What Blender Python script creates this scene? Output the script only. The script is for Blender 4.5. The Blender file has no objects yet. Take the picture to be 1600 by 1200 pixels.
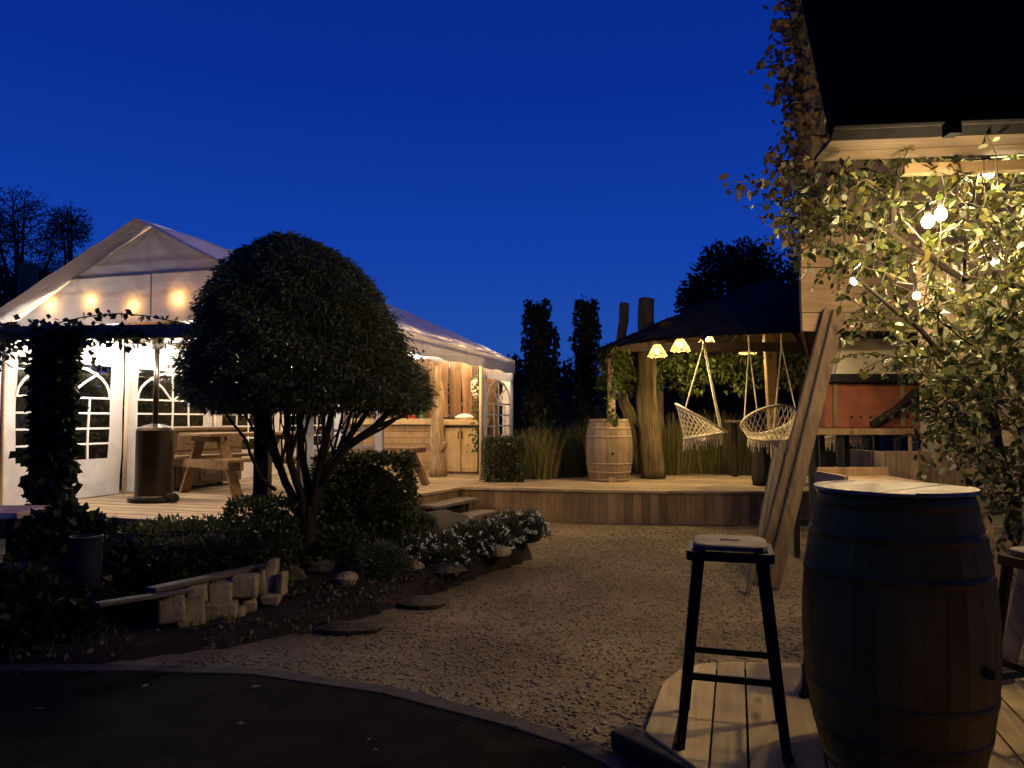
import bpy, math, random
import numpy as np
from mathutils import Vector, Matrix

random.seed(7); rng = np.random.default_rng(7)
sc = bpy.context.scene
C = sc.collection
R = math.radians

# ---------------------------------------------------------------- camera, sky, exposure
F = 1155.6; H = 1.35; PITCH = math.atan(55 / F)
cam_d = bpy.data.cameras.new('camera'); cam = bpy.data.objects.new('camera', cam_d); C.objects.link(cam)
cam.location = (0, 0, H); cam.rotation_euler = (math.pi / 2 + PITCH, 0, 0)
cam_d.sensor_width = 36; cam_d.lens = 26; cam_d.clip_start = .05; cam_d.clip_end = 2000
sc.camera = cam
w = bpy.data.worlds.new('World'); sc.world = w; w.use_nodes = True
wn = w.node_tree.nodes; wl = w.node_tree.links; wn.clear()
wo = wn.new('ShaderNodeOutputWorld'); wb = wn.new('ShaderNodeBackground')
wt = wn.new('ShaderNodeTexCoord'); ws = wn.new('ShaderNodeSeparateXYZ'); wr = wn.new('ShaderNodeValToRGB')
wl.new(wt.outputs['Generated'], ws.inputs[0]); wl.new(ws.outputs['Z'], wr.inputs[0])
wl.new(wr.outputs[0], wb.inputs[0]); wl.new(wb.outputs[0], wo.inputs[0])
cr = wr.color_ramp                      # dusk sky: paler blue low down, deep blue overhead
for pos, col in ((0, (.020, .078, .31)), (.08, (.013, .066, .345)), (.22, (.005, .043, .34)), (.42, (.0018, .023, .25)), (1, (.001, .012, .16))):
    if pos in (0, 1): e = cr.elements[0 if pos == 0 else -1]
    else: e = cr.elements.new(pos)
    e.color = (*col, 1)
wb.inputs[1].default_value = 1.12
sc.view_settings.view_transform = 'Standard'; sc.view_settings.look = 'None'
sc.view_settings.exposure = 0; sc.view_settings.gamma = 1
sc.render.engine = 'CYCLES'
cy = sc.cycles
cy.use_denoising = True; cy.sample_clamp_indirect = 4; cy.sample_clamp_direct = 0
cy.max_bounces = 7; cy.diffuse_bounces = 4; cy.transparent_max_bounces = 16; cy.caustics_reflective = False; cy.caustics_refractive = False
cy.use_light_tree = True

cT, sT = math.cos(PITCH), math.sin(PITCH)
def P(px, py, Y):
    """the place that lies Y metres ahead on the line of sight through a point of the photograph"""
    a = (px - 800) / F; b = (600 - py) / F
    y = cT - b * sT; z = sT + b * cT
    return Vector((a * Y / y, Y, H + z * Y / y))
def G(px, py, z=0.):
    a = (px - 800) / F; b = (600 - py) / F
    y = cT - b * sT; k = (z - H) / (sT + b * cT)
    return Vector((a * k, y * k, z))

# ---------------------------------------------------------------- materials
def newmat(name):
    m = bpy.data.materials.new(name); m.use_nodes = True
    n = m.node_tree.nodes; l = m.node_tree.links
    return m, n, l, n['Principled BSDF']
def ramp(n, stops):
    r = n.new('ShaderNodeValToRGB'); el = r.color_ramp.elements
    el[0].position, el[0].color = stops[0][0], (*stops[0][1], 1)
    el[1].position, el[1].color = stops[-1][0], (*stops[-1][1], 1)
    for p, c in stops[1:-1]:
        e = el.new(p); e.color = (*c, 1)
    return r
def rough_mat(name, c1, c2, scale=8, rough=.8, bump=.3, dist=.01, detail=6, metal=0, spec=.3, fine=None):
    m, n, l, b = newmat(name)
    tc = n.new('ShaderNodeTexCoord'); nz = n.new('ShaderNodeTexNoise'); nz.inputs['Scale'].default_value = scale; nz.inputs['Detail'].default_value = detail
    l.new(tc.outputs['Object'], nz.inputs['Vector'])
    r = ramp(n, ((.3, c1), (.7, c2))); l.new(nz.outputs['Fac'], r.inputs[0]); l.new(r.outputs[0], b.inputs['Base Color'])
    n2 = n.new('ShaderNodeTexNoise'); n2.inputs['Scale'].default_value = fine or scale * 6; n2.inputs['Detail'].default_value = 5
    l.new(tc.outputs['Object'], n2.inputs['Vector'])
    bp = n.new('ShaderNodeBump'); bp.inputs['Strength'].default_value = bump; bp.inputs['Distance'].default_value = dist
    l.new(n2.outputs['Fac'], bp.inputs['Height']); l.new(bp.outputs[0], b.inputs['Normal'])
    b.inputs['Roughness'].default_value = rough; b.inputs['Metallic'].default_value = metal; b.inputs['Specular IOR Level'].default_value = spec
    return m
def wood(name, c1, c2, grain=(30, 30, 2), rot=0, rough=.7, vary=.35, knots=True, bump=.25):
    """boards: grain stretched along one axis, each board of a mesh a shade of its own"""
    m, n, l, b = newmat(name)
    tc = n.new('ShaderNodeTexCoord'); mp = n.new('ShaderNodeMapping')
    mr = n.new('ShaderNodeMapping'); mr.inputs['Rotation'].default_value = (0, 0, rot)
    l.new(tc.outputs['Object'], mr.inputs['Vector']); l.new(mr.outputs[0], mp.inputs['Vector'])
    mp.inputs['Scale'].default_value = grain
    ge = n.new('ShaderNodeNewGeometry')
    ad = n.new('ShaderNodeVectorMath'); ad.operation = 'ADD'
    sc3 = n.new('ShaderNodeMath'); sc3.operation = 'MULTIPLY'; sc3.inputs[1].default_value = 37
    l.new(ge.outputs['Random Per Island'], sc3.inputs[0])
    l.new(mp.outputs[0], ad.inputs[0]); l.new(sc3.outputs[0], ad.inputs[1])
    nz = n.new('ShaderNodeTexNoise'); nz.inputs['Scale'].default_value = 1; nz.inputs['Detail'].default_value = 8; nz.inputs['Distortion'].default_value = .8
    l.new(ad.outputs[0], nz.inputs['Vector'])
    r = ramp(n, ((.25, c1), (.55, tuple((x + y) / 2 for x, y in zip(c1, c2))), (.75, c2))); l.new(nz.outputs['Fac'], r.inputs[0])
    hv = n.new('ShaderNodeHueSaturation'); l.new(r.outputs[0], hv.inputs['Color'])
    mm = n.new('ShaderNodeMapRange'); mm.inputs[3].default_value = 1 - vary; mm.inputs[4].default_value = 1 + vary * .6
    l.new(ge.outputs['Random Per Island'], mm.inputs[0]); l.new(mm.outputs[0], hv.inputs['Value'])
    out = hv.outputs[0]
    if knots:
        vo = n.new('ShaderNodeTexVoronoi'); vo.inputs['Scale'].default_value = 1
        mk = n.new('ShaderNodeMapping'); mk.inputs['Scale'].default_value = tuple(6 if g > 5 else 2.4 for g in grain); l.new(mr.outputs[0], mk.inputs['Vector'])
        ak = n.new('ShaderNodeVectorMath'); ak.operation = 'ADD'; l.new(mk.outputs[0], ak.inputs[0]); l.new(sc3.outputs[0], ak.inputs[1])
        l.new(ak.outputs[0], vo.inputs['Vector'])
        kr = ramp(n, ((.05, (.22, .15, .09)), (.17, (1, 1, 1)))); l.new(vo.outputs['Distance'], kr.inputs[0])
        mx = n.new('ShaderNodeMix'); mx.data_type = 'RGBA'; mx.blend_type = 'MULTIPLY'; mx.inputs[0].default_value = .8
        l.new(out, mx.inputs[6]); l.new(kr.outputs[0], mx.inputs[7]); out = mx.outputs[2]
    # broad weathering
    n3 = n.new('ShaderNodeTexNoise'); n3.inputs['Scale'].default_value = 3.5; l.new(tc.outputs['Object'], n3.inputs['Vector'])
    r3 = ramp(n, ((.3, (.7, .7, .7)), (.65, (1, 1, 1)))); l.new(n3.outputs['Fac'], r3.inputs[0])
    m3 = n.new('ShaderNodeMix'); m3.data_type = 'RGBA'; m3.blend_type = 'MULTIPLY'; m3.inputs[0].default_value = .8
    l.new(out, m3.inputs[6]); l.new(r3.outputs[0], m3.inputs[7])
    l.new(m3.outputs[2], b.inputs['Base Color'])
    bp = n.new('ShaderNodeBump'); bp.inputs['Strength'].default_value = bump; bp.inputs['Distance'].default_value = .006
    l.new(nz.outputs['Fac'], bp.inputs['Height']); l.new(bp.outputs[0], b.inputs['Normal'])
    b.inputs['Roughness'].default_value = rough; b.inputs['Specular IOR Level'].default_value = .3
    return m
def leafmat(name, cols, trans=.35, rough=.5):
    m, n, l, b = newmat(name)
    ge = n.new('ShaderNodeNewGeometry')
    st = [(i / max(1, len(cols) - 1), c) for i, c in enumerate(cols)]
    r = ramp(n, st); l.new(ge.outputs['Random Per Island'], r.inputs[0]); l.new(r.outputs[0], b.inputs['Base Color'])
    b.inputs['Roughness'].default_value = rough; b.inputs['Specular IOR Level'].default_value = .35
    tr = n.new('ShaderNodeBsdfTranslucent'); l.new(r.outputs[0], tr.inputs[0])
    mx = n.new('ShaderNodeMixShader'); mx.inputs[0].default_value = trans
    l.new(b.outputs[0], mx.inputs[1]); l.new(tr.outputs[0], mx.inputs[2]); l.new(mx.outputs[0], n['Material Output'].inputs[0])
    return m
def fabric(name, col, trans=.4, bump=.35, scale=3.5):
    m, n, l, b = newmat(name)
    tc = n.new('ShaderNodeTexCoord'); nz = n.new('ShaderNodeTexNoise'); nz.inputs['Scale'].default_value = scale; nz.inputs['Detail'].default_value = 7; nz.inputs['Distortion'].default_value = 1.2
    l.new(tc.outputs['Object'], nz.inputs['Vector'])
    r = ramp(n, ((.3, tuple(c * .82 for c in col)), (.65, col))); l.new(nz.outputs['Fac'], r.inputs[0]); l.new(r.outputs[0], b.inputs['Base Color'])
    bp = n.new('ShaderNodeBump'); bp.inputs['Strength'].default_value = bump; bp.inputs['Distance'].default_value = .05
    l.new(nz.outputs['Fac'], bp.inputs['Height']); l.new(bp.outputs[0], b.inputs['Normal'])
    b.inputs['Roughness'].default_value = .55; b.inputs['Specular IOR Level'].default_value = .3
    tr = n.new('ShaderNodeBsdfTranslucent'); l.new(r.outputs[0], tr.inputs[0]); l.new(bp.outputs[0], tr.inputs['Normal'])
    mx = n.new('ShaderNodeMixShader'); mx.inputs[0].default_value = trans
    l.new(b.outputs[0], mx.inputs[1]); l.new(tr.outputs[0], mx.inputs[2]); l.new(mx.outputs[0], n['Material Output'].inputs[0])
    return m
def emit(name, col, s):
    m = bpy.data.materials.new(name); m.use_nodes = True; n = m.node_tree.nodes; l = m.node_tree.links
    n.remove(n['Principled BSDF']); e = n.new('ShaderNodeEmission'); e.inputs[0].default_value = (*col, 1); e.inputs[1].default_value = s
    l.new(e.outputs[0], n['Material Output'].inputs[0]); return m
def clearmat(name, tint=(.93, .93, .93), gloss=.07):
    m = bpy.data.materials.new(name); m.use_nodes = True; n = m.node_tree.nodes; l = m.node_tree.links
    n.remove(n['Principled BSDF'])
    t = n.new('ShaderNodeBsdfTransparent'); t.inputs[0].default_value = (*tint, 1)
    g = n.new('ShaderNodeBsdfGlossy'); g.inputs['Roughness'].default_value = .12
    nz = n.new('ShaderNodeTexNoise'); nz.inputs['Scale'].default_value = 5; bp = n.new('ShaderNodeBump'); bp.inputs['Strength'].default_value = .3
    l.new(nz.outputs['Fac'], bp.inputs['Height']); l.new(bp.outputs[0], g.inputs['Normal'])
    x = n.new('ShaderNodeMixShader'); x.inputs[0].default_value = gloss
    l.new(t.outputs[0], x.inputs[1]); l.new(g.outputs[0], x.inputs[2]); l.new(x.outputs[0], n['Material Output'].inputs[0]); return m
def gravelmat(name, cols, scale, bump=.9, dist=.02):
    m, n, l, b = newmat(name)
    tc = n.new('ShaderNodeTexCoord'); vo = n.new('ShaderNodeTexVoronoi'); vo.inputs['Scale'].default_value = scale
    l.new(tc.outputs['Object'], vo.inputs['Vector'])
    sp = n.new('ShaderNodeSeparateColor'); l.new(vo.outputs['Color'], sp.inputs[0])
    r = ramp(n, [(i / (len(cols) - 1), c) for i, c in enumerate(cols)]); l.new(sp.outputs[0], r.inputs[0])
    nz = n.new('ShaderNodeTexNoise'); nz.inputs['Scale'].default_value = 1.3; nz.inputs['Detail'].default_value = 5; l.new(tc.outputs['Object'], nz.inputs['Vector'])
    r2 = ramp(n, ((.35, (.6, .58, .56)), (.65, (1, 1, 1)))); l.new(nz.outputs['Fac'], r2.inputs[0])
    mx = n.new('ShaderNodeMix'); mx.data_type = 'RGBA'; mx.blend_type = 'MULTIPLY'; mx.inputs[0].default_value = 1
    l.new(r.outputs[0], mx.inputs[6]); l.new(r2.outputs[0], mx.inputs[7]); l.new(mx.outputs[2], b.inputs['Base Color'])
    bp = n.new('ShaderNodeBump'); bp.inputs['Strength'].default_value = bump; bp.inputs['Distance'].default_value = dist; bp.invert = True
    l.new(vo.outputs['Distance'], bp.inputs['Height']); l.new(bp.outputs[0], b.inputs['Normal'])
    b.inputs['Roughness'].default_value = .9; b.inputs['Specular IOR Level'].default_value = .2
    return m

ANG = math.atan2(.957, .29)
M = {}
M['ground'] = rough_mat('dark_earth', (.012, .014, .010), (.03, .028, .02), 2)
M['asphalt'] = rough_mat('asphalt', (.006, .005, .0042), (.02, .0165, .014), 5, .95, 1.0, .015, fine=90, spec=.04)
M['gravel'] = gravelmat('gravel', ((.125, .095, .05), (.22, .172, .098), (.155, .12, .07), (.27, .215, .13)), 62, .5, .010)
M['pebble'] = leafmat('pebble', ((.135, .10, .056), (.225, .175, .105), (.165, .128, .076), (.275, .22, .14)), 0, .9)
M['soil'] = rough_mat('soil', (.009, .006, .004), (.026, .018, .011), 9, .95, .9, .03)
M['kerb'] = rough_mat('kerb_stone', (.035, .028, .024), (.07, .056, .046), 14, .9, .5)
M['stone'] = rough_mat('pale_stone', (.11, .09, .05), (.34, .27, .16), 7, .9, .6, .015)
M['rock'] = rough_mat('grey_rock', (.035, .028, .019), (.09, .074, .05), 7, .9, .7, .02)
M['deck'] = wood('deck_boards', (.30, .22, .13), (.47, .37, .25), (28, 2, 28), -ANG + math.pi / 2, .7)
M['deck_n'] = wood('deck_boards_across', (.30, .22, .13), (.47, .37, .25), (2, 28, 28), -math.atan2(-.29, .957), .7)
M['fascia'] = wood('deck_fascia', (.20, .13, .065), (.34, .235, .13), (22, 22, 2), 0, .75, .45)
M['plank'] = wood('platform_planks', (.34, .245, .10), (.60, .46, .22), (28, 2.2, 28), -ANG + math.pi / 2, .6, .35)
M['table'] = wood('table_timber', (.12, .07, .03), (.23, .145, .075), (14, 14, 14), 0, .65, .25, False)
M['darktimber'] = wood('dark_timber', (.025, .017, .012), (.06, .042, .03), (14, 14, 3), 0, .75, .25, False)
M['beam'] = wood('leaning_timber', (.09, .06, .038), (.19, .135, .09), (24, 24, 2), 0, .75, .4)
M['greywood'] = wood('weathered_timber', (.085, .07, .055), (.17, .14, .11), (30, 30, 2), 0, .8, .3, False)
M['post'] = wood('post_timber', (.30, .19, .09), (.48, .33, .18), (26, 26, 2), 0, .65, .2)
M['log'] = wood('log_wood', (.09, .065, .03), (.21, .155, .08), (16, 16, 1.6), 0, .8, .2, True, .6)
M['palelog'] = wood('pale_log', (.16, .10, .05), (.52, .40, .25), (18, 18, 2.2), 0, .8, .2, True, .8)
M['oldlog'] = wood('old_log', (.035, .027, .012), (.23, .175, .085), (26, 26, 1.8), 0, .9, .2, False, 1.0)
M['bark'] = wood('dark_bark', (.014, .011, .007), (.042, .032, .022), (22, 22, 3), 0, .9, .2, False, .7)
M['slab'] = wood('waney_slabs', (.05, .02, .007), (.34, .19, .08), (9, 9, .9), 0, .65, .75)
M['cabinet'] = wood('cabinet_pine', (.56, .41, .21), (.72, .56, .32), (12, 12, 2), 0, .5, .1, False)
M['panelwood'] = wood('timber_cladding', (.19, .125, .07), (.32, .22, .135), (2, 14, 22), 0, .7, .25)
M['sideboard'] = wood('sideboard_timber', (.10, .065, .04), (.2, .135, .085), (10, 10, 3), 0, .55, .3, False)
M['cask'] = wood('cask_staves', (.20, .14, .085), (.33, .245, .155), (20, 20, 2), 0, .6, .3, False)
M['darkcask'] = wood('dark_cask_staves', (.27, .155, .024), (.42, .27, .06), (20, 20, 2), 0, .75, .18, False)
M['darkcask'].node_tree.nodes['Principled BSDF'].inputs['Specular IOR Level'].default_value = .1
M['casktop'] = wood('cask_head', (.24, .19, .13), (.44, .37, .28), (2, 22, 22), .5, .5, .2, False)
M['darkhoop'] = rough_mat('dark_hoop', (.17, .095, .010), (.28, .165, .03), 14, .6, .3, .003, spec=.2)
M['palehoop'] = rough_mat('pale_hoop', (.19, .14, .09), (.30, .23, .15), 14, .6, .3, .003, spec=.3)
M['rail'] = wood('eave_rail_timber', (.11, .075, .04), (.18, .13, .075), (2, 20, 20), 0, .7, .2, False)
M['hoop'] = rough_mat('steel_hoop', (.05, .05, .05), (.13, .125, .12), 12, .45, .2, .003, metal=.8)
M['blackmetal'] = rough_mat('black_metal', (.006, .006, .008), (.014, .014, .017), 14, .45, .15, .002, spec=.4)
M['seatmetal'] = rough_mat('worn_seat_metal', (.10, .085, .065), (.2, .17, .135), 9, .75, .2, .001, spec=.2)
M['heater'] = rough_mat('heater_steel', (.03, .024, .018), (.045, .037, .029), 6, .36, .05, .001, metal=.9)
M['hood_brown'] = rough_mat('bronze_hood', (.10, .07, .045), (.17, .12, .08), 8, .5, .1, .002, metal=.5)
M['tent'] = fabric('tent_roof', (.74, .74, .78), .075)
M['tent2'] = fabric('tent_dimmed', (.66, .64, .67), .10)  # single cloth, dulled to imitate weaker light on the upper gable
M['wall'] = fabric('tent_wall', (.84, .84, .86), .22, .35, 2.6)
M['white'] = rough_mat('white_webbing', (.72, .72, .72), (.84, .84, .84), 10, .6, .1)
M['pole'] = rough_mat('tent_pole', (.60, .50, .36), (.72, .62, .47), 5, .5, .1)
M['clear'] = clearmat('clear_film')
M['crown'] = leafmat('evergreen_leaf', ((.055, .066, .022), (.10, .12, .042), (.075, .088, .03), (.14, .15, .06)), .25)
M['hedge'] = leafmat('hedge_leaf', ((.022, .032, .012), (.045, .062, .02), (.06, .068, .026)), .25)
M['ivy'] = leafmat('ivy_leaf', ((.008, .013, .006), (.018, .028, .010), (.013, .02, .008)), .15)
M['dryivy'] = leafmat('dry_ivy', ((.08, .052, .03), (.15, .10, .058), (.06, .055, .026), (.12, .072, .04)), .2)
M['garland'] = leafmat('garland_leaf', ((.035, .06, .012), (.08, .11, .022), (.05, .075, .015), (.13, .14, .035)), .35)
M['vine'] = leafmat('vine_leaf', ((.014, .022, .006), (.032, .045, .010), (.02, .024, .007), (.05, .062, .014), (.10, .10, .022), (.035, .022, .01)), .28)
M['grass'] = leafmat('tall_grass', ((.06, .065, .02), (.13, .12, .04), (.24, .20, .09)), .3)
M['lav'] = leafmat('grey_green_leaf', ((.03, .045, .025), (.06, .075, .045), (.085, .10, .06)), .25)
M['petal'] = leafmat('white_petal', ((.6, .6, .58), (.85, .85, .82)), .3)
M['fartree'] = leafmat('far_tree', ((.03, .03, .028), (.055, .05, .045)), .2)
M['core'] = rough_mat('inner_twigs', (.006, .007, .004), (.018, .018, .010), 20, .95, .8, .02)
M['thatch'] = rough_mat('thatch', (.016, .012, .008), (.05, .038, .024), 18, .95, .9, .03)
M['soffit'] = wood('gazebo_lining', (.05, .033, .016), (.10, .065, .034), (3, 20, 20), 0, .7, .3, False)
M['navy'] = rough_mat('dark_fence', (.012, .013, .018), (.03, .03, .04), 6, .8, .2)
M['rope'] = rough_mat('cotton_rope', (.55, .48, .35), (.72, .65, .5), 60, .85, .4, .003)
M['shade'] = leafmat('woven_shade', ((.09, .055, .016), (.14, .09, .03)), .07, .9)
M['cream'] = rough_mat('cream_render', (.46, .385, .28), (.66, .57, .44), 5, .85, .4, .01)
M['dullwall'] = rough_mat('weathered_render', (.13, .095, .058), (.26, .20, .13), 4, .9, .6, .015)
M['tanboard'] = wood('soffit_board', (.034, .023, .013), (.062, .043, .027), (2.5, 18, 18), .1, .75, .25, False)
M['red'] = rough_mat('red_oven_steel', (.20, .062, .034), (.32, .11, .06), 7, .6, .2, .003)
M['black'] = rough_mat('black_roofing', (.004, .004, .005), (.008, .008, .009), 10, .95, .6, .006, spec=.03)
M['pot'] = rough_mat('blue_grey_glaze', (.008, .009, .018), (.018, .02, .036), 6, .7, .1, .003, spec=.15)
M['pink'] = rough_mat('pinkish_stone_top', (.5, .36, .32), (.62, .48, .43), 8, .8, .3)
M['cloth'] = rough_mat('white_cloth', (.7, .7, .68), (.82, .82, .8), 18, .8, .4)
M['redglass'] = rough_mat('red_bottle', (.35, .03, .02), (.5, .05, .03), 9, .25, .02, .001, spec=.5)
M['greenglass'] = rough_mat('green_bottle', (.03, .12, .04), (.06, .2, .07), 9, .2, .02, .001, spec=.5)
M['cable'] = rough_mat('black_cable', (.008, .008, .008), (.015, .015, .015), 20, .6, .1)
M['e_tent'] = emit('tent_bulb', (1, .85, .64), 620)
M['e_gable'] = emit('gable_bulb', (1, .46, .11), 300)
M['e_eave'] = emit('eave_bulb', (1, .60, .24), 800)
M['gable'] = fabric('gable_cloth', (.68, .67, .67), .14)
M['e_perg'] = emit('pergola_bulb', (1, .93, .84), 620)
M['e_gaz'] = emit('gazebo_bulb', (1, .70, .30), 2600)
M['e_vine'] = emit('vine_bulb', (1, .72, .36), 2100)

# ---------------------------------------------------------------- mesh helpers
def world_of(o):
    m = o.matrix_basis.copy(); p = o.parent
    while p: m = p.matrix_basis @ m; p = p.parent
    return m
def link_mesh(name, V, Fc, mat, parent=None, loc=None, smooth=False, bevel=0):
    me = bpy.data.meshes.new(name)
    V = np.asarray(V, dtype=np.float64).reshape(-1, 3)
    if parent is not None: inv = world_of(parent).inverted()
    elif loc is not None: inv = Matrix.Translation(-Vector(loc))
    else: inv = None
    if inv is not None:
        A = np.array(inv); V = V @ A[:3, :3].T + A[:3, 3]
    if isinstance(Fc, np.ndarray):
        n, k = Fc.shape
        me.vertices.add(len(V)); me.vertices.foreach_set('co', V.astype(np.float32).ravel())
        me.loops.add(n * k); me.loops.foreach_set('vertex_index', Fc.astype(np.int32).ravel())
        me.polygons.add(n); me.polygons.foreach_set('loop_start', np.arange(0, n * k, k, dtype=np.int32)); me.polygons.foreach_set('loop_total', np.full(n, k, dtype=np.int32))
        me.update(calc_edges=True); me.validate()
    else:
        me.from_pydata(V.tolist(), [], Fc)
    me.materials.append(mat)
    if smooth: me.polygons.foreach_set('use_smooth', [True] * len(me.polygons))
    o = bpy.data.objects.new(name, me); C.objects.link(o)
    if parent is not None: o.parent = parent
    elif loc is not None: o.location = loc
    if bevel:
        b = o.modifiers.new('bevel', 'BEVEL'); b.width = bevel; b.segments = 2; b.limit_method = 'ANGLE'
    return o
class MB:
    def __init__(s): s.v = []; s.f = []
    def add(s, V, Fc):
        k = len(s.v); s.v += [tuple(p) for p in V]; s.f += [tuple(i + k for i in f) for f in Fc]; return s
    def box(s, c, size, M3=None):
        x, y, z = (t / 2 for t in size); c = Vector(c)
        V = [Vector((a, b, d)) for a in (-x, x) for b in (-y, y) for d in (-z, z)]
        if M3 is not None: V = [M3 @ p for p in V]
        return s.add([c + p for p in V], [(0, 1, 3, 2), (4, 6, 7, 5), (0, 4, 5, 1), (2, 3, 7, 6), (0, 2, 6, 4), (1, 5, 7, 3)])
    def beam(s, a, b, wd, hg, up=(0, 0, 1)):
        a = Vector(a); b = Vector(b); y = (b - a).normalized(); x = y.cross(Vector(up))
        if x.length < 1e-4: x = Vector((1, 0, 0))
        x.normalize(); z = x.cross(y)
        return s.box((a + b) / 2, (wd, (b - a).length, hg), Matrix((x, y, z)).transposed())
    def tube(s, pts, r, n=8, cap=True):
        pts = [Vector(p) for p in pts]; rr = r if hasattr(r, '__len__') else [r] * len(pts)
        ref = Vector((.3, .7, .2)); V = []; Fc = []
        for i, p in enumerate(pts):
            t = (pts[min(i + 1, len(pts) - 1)] - pts[max(i - 1, 0)]).normalized()
            x = t.cross(ref)
            if x.length < .05: x = t.cross(Vector((1, 0, 0)))
            x.normalize(); y = t.cross(x)
            V += [p + (x * math.cos(2 * math.pi * k / n) + y * math.sin(2 * math.pi * k / n)) * rr[i] for k in range(n)]
        for i in range(len(pts) - 1):
            for k in range(n):
                a, b = i * n + k, i * n + (k + 1) % n
                Fc.append((a, b, b + n, a + n))
        if cap: Fc += [tuple(range(n))[::-1], tuple(range((len(pts) - 1) * n, len(pts) * n))]
        return s.add(V, Fc)
    def lathe(s, prof, c, n=32, cap=True):
        c = Vector(c); V = []; Fc = []
        for r, z in prof:
            V += [c + Vector((r * math.cos(2 * math.pi * k / n), r * math.sin(2 * math.pi * k / n), z)) for k in range(n)]
        for i in range(len(prof) - 1):
            for k in range(n):
                a, b = i * n + k, i * n + (k + 1) % n
                Fc.append((a, b, b + n, a + n))
        if cap: Fc += [tuple(range(n))[::-1], tuple(range((len(prof) - 1) * n, len(prof) * n))]
        return s.add(V, Fc)
    def prism(s, poly, z0, z1):
        n = len(poly); V = [(x, y, z0) for x, y in poly] + [(x, y, z1) for x, y in poly]
        return s.add(V, [tuple(range(n))[::-1], tuple(range(n, 2 * n))] + [(i, (i + 1) % n, (i + 1) % n + n, i + n) for i in range(n)])
    def build(s, name, mat, parent=None, **k): return link_mesh(name, s.v, s.f, mat, parent, **k)
def tag(o, label=None, cat=None, group=None, kind=None):
    if label: o['label'] = label
    if cat: o['category'] = cat
    if group: o['group'] = group
    if kind: o['kind'] = kind
    return o
def thing(name, loc, label, cat, group=None, rz=0):
    o = bpy.data.objects.new(name, None); C.objects.link(o); o.location = loc; o.rotation_euler = (0, 0, rz); o.empty_display_size = .1
    return tag(o, label, cat, group)
def copy_tree(o, parent=None):
    c = o.copy(); C.objects.link(c)
    if parent: c.parent = parent
    for ch in list(o.children): copy_tree(ch, c)
    return c
def clip(poly, nx, ny, d):      # keep nx*x+ny*y >= d
    out = []
    for i in range(len(poly)):
        a, b = poly[i], poly[(i + 1) % len(poly)]; fa = nx * a[0] + ny * a[1] - d; fb = nx * b[0] + ny * b[1] - d
        if fa >= 0: out.append(a)
        if fa * fb < 0:
            t = fa / (fa - fb); out.append((a[0] + t * (b[0] - a[0]), a[1] + t * (b[1] - a[1])))
    return out
def boards(poly, dirv, wd, gap, z0, z1):
    """boards laid along dirv that fill the outline"""
    nx, ny = -dirv[1], dirv[0]; ds = [nx * x + ny * y for x, y in poly]; mb = MB(); d = min(ds)
    while d < max(ds):
        p = clip(clip(poly, nx, ny, d + gap / 2), -nx, -ny, -(d + wd - gap / 2))
        if len(p) > 2: mb.prism(p, z0, z1 + random.uniform(-.002, .002))
        d += wd
    return mb
def leaves(Pn, L, W, A=None, droop=0., fold=.25, jitter=1., oval=False):
    """leaf-shaped faces at the points Pn; A = preferred direction"""
    n = len(Pn); Pn = np.asarray(Pn, float)
    D = rng.normal(size=(n, 3)) * jitter
    if A is not None: D = D + np.asarray(A)
    D[:, 2] -= droop
    D /= np.linalg.norm(D, axis=1, keepdims=True) + 1e-9
    B = np.cross(D, rng.normal(size=(n, 3))); B /= np.linalg.norm(B, axis=1, keepdims=True) + 1e-9
    N = np.cross(D, B)
    Ls = (L * rng.uniform(.6, 1.3, n))[:, None]; Ws = (W * rng.uniform(.7, 1.25, n))[:, None]
    if oval:
        rows = [Pn]
        for f, k in ((.25, .42), (.6, .46)): rows.append(Pn + D * Ls * f + B * Ws * k + N * Ws * .12 * math.sin(f * 3))
        rows.append(Pn + D * Ls - N * Ws * .15)
        for f, k in ((.6, .46), (.25, .42)): rows.append(Pn + D * Ls * f - B * Ws * k + N * Ws * .12 * math.sin(f * 3))
        return np.stack(rows, 1).reshape(-1, 3), np.arange(n * 6).reshape(-1, 6)
    mid = Pn + D * Ls * .45 + N * Ws * fold
    V = np.stack([Pn, mid + B * Ws * .5 - N * Ws * fold, Pn + D * Ls, mid - B * Ws * .5 - N * Ws * fold], 1).reshape(-1, 3)
    return V, np.arange(n * 4).reshape(-1, 4)
def leaf_obj(name, Pn, L, W, mat, parent, **k):
    V, Fc = leaves(Pn, L, W, **k); return link_mesh(name, V, Fc, mat, parent)
def join(*vf):
    V = []; Fc = []; k = 0
    for v, f in vf: V.append(v); Fc.append(f + k); k += len(v)
    return np.concatenate(V), np.concatenate(Fc)
def ball_pts(n, c, r, lo=.6, up=None):
    D = rng.normal(size=(n, 3)); D /= np.linalg.norm(D, axis=1, keepdims=True)
    if up is not None: D[:, 2] = np.where(D[:, 2] < up, -D[:, 2], D[:, 2])
    rad = rng.uniform(lo ** 3, 1, n) ** (1 / 3)
    lump = 1 + .10 * np.sin(D[:, 0] * 7 + c[0] * 5) * np.cos(D[:, 2] * 6 + c[1]) + .08 * np.sin(D[:, 1] * 9 + c[0] * 3)
    return np.asarray(c) + D * (rad * lump)[:, None] * np.asarray(r), D
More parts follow.
